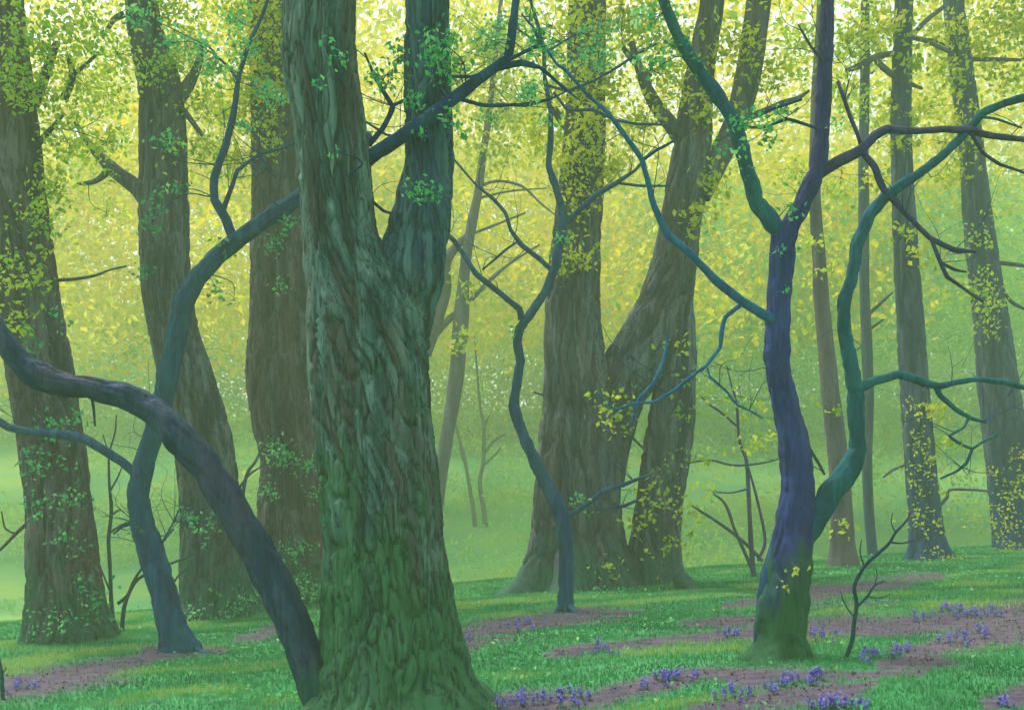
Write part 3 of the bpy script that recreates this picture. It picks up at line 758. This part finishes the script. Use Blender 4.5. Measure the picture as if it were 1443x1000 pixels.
t = Tree('pale_thin_tree', 'pale mauve thin trunk seen between the violet blue tree and its teal limb', 'tree', (1187, 796))
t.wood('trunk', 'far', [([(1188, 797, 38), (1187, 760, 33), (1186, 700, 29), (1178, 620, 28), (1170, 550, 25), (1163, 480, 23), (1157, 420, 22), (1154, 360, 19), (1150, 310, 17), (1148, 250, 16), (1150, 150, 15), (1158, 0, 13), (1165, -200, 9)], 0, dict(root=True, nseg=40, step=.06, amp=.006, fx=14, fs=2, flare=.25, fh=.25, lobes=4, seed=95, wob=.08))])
t.crown([(1155, 340, 14, 20, -.3, .6), (1165, 390, 14, 12, -.3, .6), (1170, 560, 12, 24, -.3, .5), (1185, 735, 14, 26, -.4, .35), (1120, 240, 26, 30, .5, .7), (1185, 250, 24, 34, .5, .6), (1130, 60, 34, 40, .5), (1190, 130, 30, 30, .5), (1160, -80, 80, 50, 0)], 'lime', size=.10, dens=.6)

t = Tree('straight_thin_tree', 'blue green straight narrow trunk just behind the teal limb, fine and leafless below', 'tree', (1226, 790), d=21.5)
t.wood('trunk', 'blue', [([(1232, 800, 15), (1226, 740, 14), (1222, 660, 14), (1224, 560, 15), (1221, 480, 15), (1218, 400, 14), (1217, 300, 15), (1217, 200, 14), (1219, 100, 13), (1219, 0, 12), (1220, -150, 9)], 0, dict(ground=True, nseg=20, step=.1, wob=.08))])
for pts in ([(1222, 445, 6), (1240, 428, 5), (1258, 412, 3)], [(1224, 465, 5), (1245, 450, 3)]):
    t.wood('branch', 'blue', [(pts, 0, {})], nseg=7, step=.1)
t.crown([(1215, 60, 40, 34), (1225, 150, 24, 20, 0, .6), (1220, -60, 70, 50)], 'lime', size=.11, dens=.7)

# ---- trees beyond the crest, seen between the nearer trunks
FAR = 'far trees beyond the crest'
t = Tree('far_forked_tree', 'mist faded mauve brown tree with a forked stem right of the massive forked trunk', 'tree', (606, 800), FAR, d=25)
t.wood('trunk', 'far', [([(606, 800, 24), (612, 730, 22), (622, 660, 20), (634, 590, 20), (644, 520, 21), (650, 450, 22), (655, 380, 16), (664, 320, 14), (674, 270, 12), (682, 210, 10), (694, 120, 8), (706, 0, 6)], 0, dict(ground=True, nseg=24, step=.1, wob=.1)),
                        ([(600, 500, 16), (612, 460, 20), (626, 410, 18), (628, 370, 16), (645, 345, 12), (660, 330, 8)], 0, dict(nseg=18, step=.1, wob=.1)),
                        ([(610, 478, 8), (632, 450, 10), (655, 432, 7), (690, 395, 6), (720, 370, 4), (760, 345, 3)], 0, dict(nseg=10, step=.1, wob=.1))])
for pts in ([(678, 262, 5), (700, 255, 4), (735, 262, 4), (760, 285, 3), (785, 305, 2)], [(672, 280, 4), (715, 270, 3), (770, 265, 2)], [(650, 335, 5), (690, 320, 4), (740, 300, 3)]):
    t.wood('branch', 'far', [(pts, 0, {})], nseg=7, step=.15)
t.crown([(700, 60, 60, 50), (650, 90, 40, 60, 0, .8), (720, 150, 50, 40, 0, .8), (680, 200, 40, 40, 0, .7), (650, 480, 14, 20, -.5, .6), (670, 410, 30, 20, 0, .4)], 'yellow', size=.15, dens=.75)
t = Tree('bare_sapling', 'thin bare blue twig stem left of another, in the pale gap before the double trunk', 'sapling', (670, 742), FAR)
t.wood('stem', 'twig', [([(670, 742, 7), (664, 700, 6), (655, 650, 5), (645, 610, 4), (636, 580, 3)], 0, {}), ([(657, 655, 4), (650, 640, 3), (648, 620, 2)], 0, {})], nseg=8, step=.1, wob=.1)
t = Tree('bare_sapling', 'thin bare blue twig stem with side shoots, right of another in the pale gap', 'sapling', (684, 742), FAR)
t.wood('stem', 'twig', [([(684, 742, 8), (682, 720, 7), (676, 680, 6), (681, 650, 6), (682, 600, 5), (677, 575, 4), (672, 520, 3), (668, 470, 2)], 0, {}), ([(682, 640, 4), (695, 622, 4), (712, 612, 2)], 0, {}), ([(682, 655, 4), (698, 640, 3), (706, 630, 2)], 0, {}), ([(682, 600, 4), (690, 585, 2)], 0, {})], nseg=8, step=.1, wob=.1)
t = Tree('slim_sapling', 'slim mauve sapling with crossing blue shoots, just left of the violet blue tree', 'sapling', (1060, 812))
t.wood('stem', 'mauve', [([(1062, 815, 7.8), (1058, 760, 7.0), (1055, 700, 6.2), (1052, 650, 5.5), (1042, 620, 4.7), (1038, 570, 3.9), (1030, 540, 2.3), (1024, 515, 1.6)], 0, {}), ([(1068, 790, 4.7), (1078, 760, 4.7), (1066, 700, 3.9), (1055, 660, 3.1)], 0, {}), ([(1075, 790, 5.5), (1050, 765, 4.7), (1025, 745, 4.7), (1000, 728, 3.9), (975, 712, 2.3)], 0, {}),
                        ([(1064, 812, 5.5), (1048, 775, 4.7), (1035, 745, 4.7), (1022, 710, 3.9), (1005, 695, 2.3)], 0, {}), ([(1054, 655, 3.1), (1030, 655, 3.1), (1000, 648, 3.1), (970, 652, 2.3)], 0, {}), ([(1054, 655, 3.1), (1085, 650, 2.3), (1105, 643, 1.6)], 0, {}), ([(1055, 688, 3.1), (1030, 694, 2.3), (1005, 692, 1.6)], 0, {}), ([(1038, 600, 3.1), (1015, 580, 3.1), (1000, 570, 2.3), (985, 555, 1.6)], 0, {})], nseg=8, step=.06, wob=.1)
t.crown([(1000, 690, 26, 22, 0, .35), (980, 640, 20, 24, 0, .35), (1075, 640, 24, 40, 0, .3), (1020, 560, 40, 40, 0, .3), (990, 720, 20, 20, 0, .4), (1085, 560, 20, 40, 0, .3), (1050, 620, 30, 40, 0, .2)], 'lime', size=.085, dens=.5)
t = Tree('slim_sapling', 'thin grey sapling with short side twigs, just right of the ivy flecked trunk', 'sapling', (160, 890))
t.wood('stem', 'twig', [([(161, 894, 7.0), (157, 850, 6.2), (155, 800, 5.5), (153, 760, 5.5), (157, 720, 5.5), (154, 680, 3.9), (154, 640, 3.1), (162, 610, 2.3), (164, 585, 1.6)], 0, {}), ([(155, 750, 3.1), (170, 740, 3.1), (182, 735, 2.3)], 0, {}), ([(156, 690, 3.1), (166, 672, 2.3), (175, 650, 1.6)], 0, {}), ([(154, 640, 2.3), (148, 622, 1.6), (145, 612, 1.6)], 0, {}), ([(158, 725, 3.1), (168, 718, 2.3), (176, 722, 1.6)], 0, {}), ([(158, 840, 3.1), (142, 800, 2.3), (136, 780, 1.6)], 0, {})], nseg=8, step=.05, wob=.1)
t = Tree('slim_sapling', 'low forked grey sapling leaning right, its shoots passing behind the slender curving tree', 'sapling', (172, 890))
t.wood('stem', 'twig', [([(172, 894, 6.2), (174, 860, 6.2), (182, 835, 5.5), (195, 815, 4.7), (225, 800, 3.9), (262, 785, 3.1), (275, 778, 2.3)], 0, {}), ([(166, 850, 4.7), (180, 838, 5.5), (190, 815, 3.9), (215, 780, 3.1), (245, 745, 2.3)], 0, {}), ([(205, 808, 3.1), (235, 830, 3.1), (250, 812, 3.1), (265, 798, 2.3)], 0, {})], nseg=8, step=.05, wob=.1)
t = Tree('bare_sapling', 'short bare dark stem cut by the left edge, low in the grass', 'sapling', (3, 985))
t.wood('stem', 'lean', [([(4, 990, 5.5), (3, 965, 5.5), (2, 945, 4.7), (-1, 928, 3.1), (-6, 905, 2.3)], 0, {}), ([(3, 950, 2.3), (9, 940, 1.6)], 0, {})], nseg=9, step=.03, wob=.1)
# ================================================================== ground
def proj(x, y, z):
    return CX + F * x / y, HY - F * (z - CH) / y


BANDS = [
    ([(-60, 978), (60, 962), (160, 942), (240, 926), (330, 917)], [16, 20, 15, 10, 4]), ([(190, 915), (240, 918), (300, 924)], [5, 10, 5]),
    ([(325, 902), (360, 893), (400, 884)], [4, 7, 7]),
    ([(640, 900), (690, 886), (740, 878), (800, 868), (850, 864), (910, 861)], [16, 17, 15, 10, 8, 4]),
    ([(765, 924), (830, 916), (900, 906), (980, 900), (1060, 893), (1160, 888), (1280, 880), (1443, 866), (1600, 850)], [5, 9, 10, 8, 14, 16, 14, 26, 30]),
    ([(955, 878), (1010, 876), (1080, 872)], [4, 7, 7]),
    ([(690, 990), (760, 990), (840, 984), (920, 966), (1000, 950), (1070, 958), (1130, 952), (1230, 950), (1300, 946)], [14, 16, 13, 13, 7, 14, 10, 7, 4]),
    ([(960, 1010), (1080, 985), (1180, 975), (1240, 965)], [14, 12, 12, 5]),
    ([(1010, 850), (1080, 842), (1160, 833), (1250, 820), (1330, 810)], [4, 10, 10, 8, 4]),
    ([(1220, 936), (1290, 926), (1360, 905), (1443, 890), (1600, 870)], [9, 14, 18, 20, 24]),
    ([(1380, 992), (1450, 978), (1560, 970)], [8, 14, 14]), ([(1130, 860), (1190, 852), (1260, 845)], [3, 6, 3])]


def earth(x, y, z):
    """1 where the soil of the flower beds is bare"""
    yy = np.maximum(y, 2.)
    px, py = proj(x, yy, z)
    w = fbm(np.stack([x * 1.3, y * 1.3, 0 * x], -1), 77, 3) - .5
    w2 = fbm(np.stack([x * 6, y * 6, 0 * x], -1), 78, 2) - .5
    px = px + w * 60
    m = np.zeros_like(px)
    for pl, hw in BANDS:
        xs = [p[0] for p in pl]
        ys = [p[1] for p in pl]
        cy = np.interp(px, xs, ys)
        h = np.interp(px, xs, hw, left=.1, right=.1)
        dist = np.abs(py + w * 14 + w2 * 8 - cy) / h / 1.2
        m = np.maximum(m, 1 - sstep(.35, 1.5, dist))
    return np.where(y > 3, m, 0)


def grid(xs, ys, mb):
    X, Y = np.meshgrid(xs, ys)
    Z = zg(X, Y)
    nx, ny = len(xs), len(ys)
    v = np.stack([X, Y, Z], -1).reshape(-1, 3)
    i = np.arange(ny - 1)[:, None] * nx
    j = np.arange(nx - 1)[None]
    f = np.stack([i + j, i + j + 1, i + nx + j + 1, i + nx + j], -1).reshape(-1, 4)
    mb.add(v, f)
    return v


xs = np.concatenate([np.linspace(-100, -14, 60)[:-1], np.arange(-14, 14, .06), np.linspace(14, 110, 60)])
ys = np.concatenate([np.linspace(-30, 3.5, 30)[:-1], np.arange(3.5, 23, .05), np.linspace(23, 130, 160)])
mb = MB()
gv = grid(xs, ys, mb)
m, nt = new_mat('woodland_floor')
L = nt.links.new
tc = N(nt, 'ShaderNodeTexCoord')
n1 = N(nt, 'ShaderNodeTexNoise')
n1.inputs['Scale'].default_value = 1.1
n1.inputs['Detail'].default_value = 6
n1.inputs['Roughness'].default_value = .65
mp = N(nt, 'ShaderNodeMapping')
mp.inputs['Scale'].default_value = (.6, 1.6, 1)
L(tc.outputs['Object'], mp.inputs[0])
L(mp.outputs[0], n1.inputs['Vector'])
r1 = ramp(nt, [(.3, (.028, .15, .050)), (.48, (.050, .24, .085)), (.62, (.075, .30, .12)), (.78, (.15, .32, .07))])
L(n1.outputs['Fac'], r1.inputs[0])
n2 = N(nt, 'ShaderNodeTexNoise')
n2.inputs['Scale'].default_value = 7
n2.inputs['Detail'].default_value = 6
L(mp.outputs[0], n2.inputs['Vector'])
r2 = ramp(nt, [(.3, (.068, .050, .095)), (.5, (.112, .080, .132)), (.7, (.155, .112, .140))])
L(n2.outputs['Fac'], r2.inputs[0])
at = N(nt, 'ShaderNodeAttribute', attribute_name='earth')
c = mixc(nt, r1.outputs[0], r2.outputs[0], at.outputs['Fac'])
am = N(nt, 'ShaderNodeAttribute', attribute_name='sunlit_meadow')
n5 = N(nt, 'ShaderNodeTexNoise')
n5.inputs['Scale'].default_value = .22
n5.inputs['Detail'].default_value = 5
L(tc.outputs['Object'], n5.inputs['Vector'])
r5 = ramp(nt, [(.35, (.085, .30, .14)), (.5, (.15, .37, .14)), (.68, (.29, .43, .10))])  # far slope: sunlit brightness painted in as a lighter grass colour
L(n5.outputs['Fac'], r5.inputs[0])
c = mixc(nt, c, r5.outputs[0], am.outputs['Fac'])
b = N(nt, 'ShaderNodeBsdfPrincipled')
b.inputs['Roughness'].default_value = .95
b.inputs['Specular IOR Level'].default_value = .1
L(c, b.inputs['Base Color'])
n3 = N(nt, 'ShaderNodeTexNoise')
n3.inputs['Scale'].default_value = 28
n3.inputs['Detail'].default_value = 5
L(tc.outputs['Object'], n3.inputs['Vector'])
bp = N(nt, 'ShaderNodeBump')
bp.inputs['Strength'].default_value = .7
bp.inputs['Distance'].default_value = .03
L(n3.outputs['Fac'], bp.inputs['Height'])
L(bp.outputs[0], b.inputs['Normal'])
o = N(nt, 'ShaderNodeOutputMaterial')
L(b.outputs[0], o.inputs[0])
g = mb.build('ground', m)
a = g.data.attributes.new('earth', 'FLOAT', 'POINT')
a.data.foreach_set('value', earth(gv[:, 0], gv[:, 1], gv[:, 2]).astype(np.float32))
a = g.data.attributes.new('sunlit_meadow', 'FLOAT', 'POINT')
a.data.foreach_set('value', sstep(23, 34, gv[:, 1] - .25 * gv[:, 0]).astype(np.float32))
g['kind'] = 'structure'


def scatter(n, ymin, ymax, power=1.0, margin=.58):
    y = ymin + (ymax - ymin) * RNG.uniform(0, 1, n) ** power
    x = RNG.uniform(-margin, margin, n) * (y + 3)
    return x, y, zg(x, y)


# grass blades: one uncounted mass
x, y, z = scatter(600000, 3.8, 22.5, .85)
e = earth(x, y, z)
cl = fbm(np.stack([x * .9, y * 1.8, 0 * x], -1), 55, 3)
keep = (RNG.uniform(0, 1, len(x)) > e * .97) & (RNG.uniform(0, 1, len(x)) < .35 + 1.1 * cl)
x, y, z, cl = x[keep], y[keep], z[keep], cl[keep]
n = len(x)
h = RNG.uniform(.014, .045, n) * (.5 + 1.0 * cl)
ang = RNG.uniform(0, 2 * np.pi, n)
lean = RNG.uniform(.1, .8, n) * h
wd = RNG.uniform(.0035, .007, n) * (.6 + y / 14)
base = np.stack([x, y, z - .004], -1)
sd = np.stack([np.cos(ang), np.sin(ang), 0 * x], -1) * wd[:, None]
ld = np.stack([-np.sin(ang), np.cos(ang), 0 * x], -1)
tip = base + ld * lean[:, None] + np.stack([0 * x, 0 * x, h], -1)
v = np.stack([base - sd, base + sd, tip], 1).reshape(-1, 3)
mb = MB()
mb.add(v, np.arange(3 * n).reshape(-1, 3), 0, np.clip(RNG.normal(.5, .09, n) + (cl - .5) * 2.4, 0, 1))
gr = mb.build('grass', LF['grass'], smooth=False)
tagp(gr, 'short bright green spring grass spread between the tree trunks', 'grass', kind='stuff')

# low leafy herbs in the grass
x, y, z = scatter(26000, 4.5, 21, .9)
e = earth(x, y, z)
cl = fbm(np.stack([x * 1.2, y * 1.2, 0 * x], -1), 95, 2)
k = (e < .3) & (cl > .58)
mb = MB()
pos = np.stack([x, y, z + RNG.uniform(.01, .07, len(x))], -1)[k]
leaves(mb, pos, RNG.uniform(.025, .055, len(pos)), np.clip(RNG.normal(.6, .22, len(pos)), 0, 1), 0, flat=1.2)
hb = mb.build('ground_cover', LF['mint'], smooth=False)
tagp(hb, 'low mint green herb leaves growing through the grass', 'ground cover', kind='stuff')

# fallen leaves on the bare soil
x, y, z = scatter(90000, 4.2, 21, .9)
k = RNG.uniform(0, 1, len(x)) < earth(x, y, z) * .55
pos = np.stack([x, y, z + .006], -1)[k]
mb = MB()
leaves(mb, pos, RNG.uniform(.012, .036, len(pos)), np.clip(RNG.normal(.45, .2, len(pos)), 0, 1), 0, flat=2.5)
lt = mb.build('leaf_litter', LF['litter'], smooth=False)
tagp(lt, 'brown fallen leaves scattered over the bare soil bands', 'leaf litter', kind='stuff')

# ================================================================== bluebells
bell_m = leafmat('bluebell_petals', [(0, (.14, .12, .50)), (.5, (.20, .17, .66)), (1, (.34, .24, .72))], .3)
bell_s = plain('bluebell_stem', (.05, .16, .07))


def bluebell(seed):
    r = np.random.default_rng(seed)
    mb = MB()
    H = .13 + .012 * seed % .05
    pts = [np.array([0, 0, -.01]), np.array([.004, 0, .07]), np.array([.014, .004, .12]), np.array([.035, .006, H])]
    tube(mb, pts, [.0028, .0024, .002, .0014], 6, .02, mi=0)
    for k in range(9):                               # hanging bells up the stem
        f = .42 + .58 * k / 8
        c = np.array([.035 * f ** 2, .006 * f, H * f])
        a = r.uniform(0, 6.28)
        dv = np.array([math.cos(a), math.sin(a), 0])
        top = c + dv * .008
        q = np.array([0, 0, -1.]) * .8 + dv * .5
        q /= np.linalg.norm(q)
        u = np.cross(q, [0.3, .2, 1])
        u /= np.linalg.norm(u)
        w = np.cross(q, u)
        rings = []
        for s_, rr in ((0, .003), (.006, .0095), (.018, .0105), (.026, .0165)):
            for j in range(6):
                th = j * math.pi / 3
                rings.append(top + q * s_ + (u * math.cos(th) + w * math.sin(th)) * rr * (1.0 if s_ < .02 or j % 2 else .7))
        f4 = [[i * 6 + j, i * 6 + (j + 1) % 6, i * 6 + 6 + (j + 1) % 6, i * 6 + 6 + j] for i in range(3) for j in range(6)]
        mb.add(rings, f4, 1, np.full(18, r.uniform(0, 1)))
    for k in range(5):                               # strap leaves from the foot
        a = k * 1.26 + r.uniform(-.3, .3)
        dv = np.array([math.cos(a), math.sin(a), 0])
        sd = np.array([-dv[1], dv[0], 0]) * .005
        ln = r.uniform(.06, .1)
        p0, p1, p2 = dv * .003, dv * ln * .5 + [0, 0, ln * .55], dv * ln + [0, 0, ln * .5]
        mb.add([p0 - sd, p0 + sd, p1 + sd, p1 - sd, p2], [[0, 1, 2, 3]], 0)
        mb.add([p1 - sd, p1 + sd, p2], [[0, 1, 2]], 0)
    return mb


protos = []
BB = [
    ('in the brown soil right of the massive forked trunk, before the double trunk', [(655, 897, 1), (718, 888, 2), (735, 884, 3), (757, 884, 2)]),
    ('in a small soil bed below the double trunk', [(835, 918, 2), (848, 915, 3), (862, 919, 2)]),
    ('on the lowest soil band between forked trunk and violet blue tree', [(706, 992, 4), (722, 988, 4), (740, 991, 4), (772, 986, 3), (792, 978, 2), (802, 992, 3), (816, 980, 3), (832, 988, 2)]),
    ('in a row on the soil band left below the violet blue tree', [(908, 973, 2), (928, 962, 3), (940, 960, 4), (952, 960, 2), (970, 958, 2)]),
    ('in the soil bed just below the foot of the violet blue tree', [(1014, 985, 2), (1036, 978, 3), (1048, 985, 2), (1078, 972, 3), (1096, 972, 3), (1115, 964, 3), (1142, 960, 3), (1158, 962, 4)]),
    ('beside the foot of the violet blue tree, left of the bare sapling', [(1032, 900, 3), (1022, 898, 2), (1150, 896, 3), (1162, 894, 3), (1178, 900, 2)]),
    ('in the soil just right of the forked bare sapling', [(1224, 930, 3), (1236, 928, 3), (1247, 926, 3), (1270, 922, 3), (1286, 922, 2)]),
    ('along the upper soil band before the right edge trunk', [(1292, 872, 2), (1318, 868, 2), (1335, 864, 4), (1346, 862, 4), (1362, 872, 2), (1372, 870, 2), (1388, 864, 3), (1402, 864, 3)]),
    ('scattered on the middle soil band near the right edge', [(1334, 908, 3), (1350, 906, 3), (1384, 894, 3)]),
    ('at the bottom of the wood, lowest group below the violet blue tree', [(1170, 997, 5), (1186, 996, 5), (1204, 998, 3), (1155, 999, 3)]),
    ('at the lower right corner of the wood', [(1412, 996, 2), (1420, 998, 1)]),
    ('in the soil patch at the left edge beside the short bare stem', [(14, 972, 3), (26, 968, 3), (38, 965, 2)])]
nb = 0
for where, spots in BB:
    for px, py, k in spots:
        for _ in range(k + 1):
            ax, ay = px + random.uniform(-14, 14), py + random.uniform(-6, 7)
            d = hit(ax, ay)
            q = P(ax, ay, d)
            if nb < 6:
                o = bluebell(nb).build('bluebell', [bell_s, bell_m])
                protos.append(o)
            else:
                o = protos[nb % 6].copy()
                COL.objects.link(o)
            o.location = (q[0], q[1], float(zg(q[0], q[1])))
            s_ = random.uniform(.42, .92) * (.60 + .016 * d)
            o.scale = (s_ * 1.25, s_ * 1.25, s_ * .85)
            o.rotation_euler = (0, 0, random.uniform(0, 6.28))
            tagp(o, 'violet bluebell ' + where, 'bluebell', 'bluebells in the soil beds')
            nb += 1

# ================================================================== far woodland
mb = MB()


def leafcloud(mb, n, xr, yr, zfun, size, seed, scale, thr, soft, mi, tone=.5):
    x = RNG.uniform(*xr, n)
    y = RNG.uniform(*yr, n)
    lo, hi = zfun(x, y)
    z = lo + (hi - lo) * RNG.uniform(0, 1, n)
    q = np.stack([x, y, z], -1) * scale
    d = fbm(q, seed, 3)
    k = RNG.uniform(0, 1, n) < sstep(thr - soft, thr + soft, d)
    pos = np.stack([x, y, z], -1)[k]
    tn = fbm(pos * scale * 1.7, seed + 5, 2)
    leaves(mb, pos, size * RNG.uniform(.6, 1.4, len(pos)), np.clip(tone + (tn - .5) * 1.6 + RNG.normal(0, .13, len(pos)), 0, 1), mi)


# nearer loose boughs, then the closed wood behind
wav = lambda x, y, sd: fbm(np.stack([x * .16, y * .16, 0 * x], -1), sd, 2)
leafcloud(mb, 34000, (-19, 15), (25, 36), lambda x, y: (CH + (HY - 430 + 260 * (wav(x, y, 7) - .5)) / F * y, np.full_like(x, 18)), .24, 101, .30, .535, .05, 0, .6)
leafcloud(mb, 95000, (-36, 18), (40, 62), lambda x, y: (.15 * y + 6 * (wav(x, y, 8) - .5), .34 * y), .30, 111, .16, .44, .06, 0, .6)
leafcloud(mb, 80000, (-36, 42), (40, 62), lambda x, y: (.29 * y, 6 + .42 * y), .34, 111, .11, .48, .03, 0, .6)
leafcloud(mb, 60000, (6, 42), (40, 62), lambda x, y: (.16 * y + 6 * (wav(x, y, 9) - .5), .32 * y), .28, 121, .16, .42, .08, 1, .5)
leafcloud(mb, 120000, (-56, 8), (70, 96), lambda x, y: (zg(x, y), .34 * y), .34, 131, .10, .27, .07, 0, .42)
leafcloud(mb, 110000, (2, 60), (70, 96), lambda x, y: (zg(x, y), .31 * y), .34, 131, .10, .27, .07, 1, .5)
leafcloud(mb, 90000, (-50, 56), (66, 78), lambda x, y: (zg(x, y), zg(x, y) + 9), .30, 135, .12, .27, .07, 1, .55)
leafcloud(mb, 64000, (-56, 60), (70, 96), lambda x, y: (.30 * y, 6 + .38 * y), .42, 133, .10, .49, .03, 0, .6)
fw = mb.build('far_woodland', [LF['wood'], LF['woodgreen']], smooth=False)
tagp(fw, 'yellow green leafy wood far beyond the trunks, melting into mist', 'woodland', kind='stuff')
mb = MB()
leafcloud(mb, 90000, (-34, 40), (36, 66), lambda x, y: (zg(x, y), zg(x, y) + 5.5 * wav(x, y, 31) ** 2), .20, 141, .2, .56, .06, 0, .5)
ug = mb.build('undergrowth', [LF['woodgreen']], smooth=False)
tagp(ug, 'soft green undergrowth on the misty slope beyond the crest', 'undergrowth', kind='stuff')

# ================================================================== haze, sky, sun
hz = MB()
x0, x1, y0, y1, z0, z1 = -101, 111, -31, 131, -8, 44
vv = [(x, y, z) for z in (z0, z1) for y in (y0, y1) for x in (x0, x1)]
hz.add(vv, [(0, 2, 3, 1), (4, 5, 7, 6), (0, 1, 5, 4), (2, 6, 7, 3), (0, 4, 6, 2), (1, 3, 7, 5)])
hm, nt = new_mat('haze_air')
pv = N(nt, 'ShaderNodeVolumePrincipled')
pv.inputs['Color'].default_value = (.74, .97, .63, 1)
pv.inputs['Density'].default_value = .0066
pv.inputs['Anisotropy'].default_value = .1
o = N(nt, 'ShaderNodeOutputMaterial')
nt.links.new(pv.outputs[0], o.inputs['Volume'])
h_ = hz.build('haze', hm, smooth=False)
tagp(h_, 'pale green morning mist filling the wood', 'haze', kind='stuff')

SUN_EL, SUN_AZ = math.radians(58), math.radians(-50)      # azimuth from +Y towards +X
w = bpy.data.worlds.new('World')
SC.world = w
w.use_nodes = True
nt = w.node_tree
nt.nodes.clear()
sky = N(nt, 'ShaderNodeTexSky', sky_type='NISHITA')
sky.sun_disc = False
sky.sun_elevation = SUN_EL
sky.sun_rotation = SUN_AZ
sky.air_density = 1.5
sky.dust_density = 4
hs = N(nt, 'ShaderNodeHueSaturation')
hs.inputs['Saturation'].default_value = .3
bg = N(nt, 'ShaderNodeBackground')
bg.inputs['Strength'].default_value = .15
nt.links.new(sky.outputs[0], hs.inputs['Color'])
nt.links.new(hs.outputs[0], bg.inputs['Color'])
o = N(nt, 'ShaderNodeOutputWorld')
nt.links.new(bg.outputs[0], o.inputs[0])
sl = bpy.data.lights.new('sun', 'SUN')
sl.energy = 1.5
sl.angle = math.radians(12)
sl.color = (1, .96, .88)
so = bpy.data.objects.new('sun', sl)
COL.objects.link(so)
from mathutils import Vector
dv = Vector((math.sin(SUN_AZ) * math.cos(SUN_EL), math.cos(SUN_AZ) * math.cos(SUN_EL), math.sin(SUN_EL)))
so.rotation_euler = dv.to_track_quat('Z', 'Y').to_euler()
so.location = (0, 0, 60)

SC.view_settings.view_transform = 'Standard'
SC.view_settings.look = 'None'
SC.view_settings.exposure = 1.08
SC.view_settings.gamma = 1
SC.render.engine = 'CYCLES'
cy = SC.cycles
cy.use_denoising = True
cy.max_bounces = 6
cy.diffuse_bounces = 3
cy.transmission_bounces = 5
cy.volume_bounces = 1
cy.transparent_max_bounces = 6
cy.caustics_reflective = False
cy.caustics_refractive = False
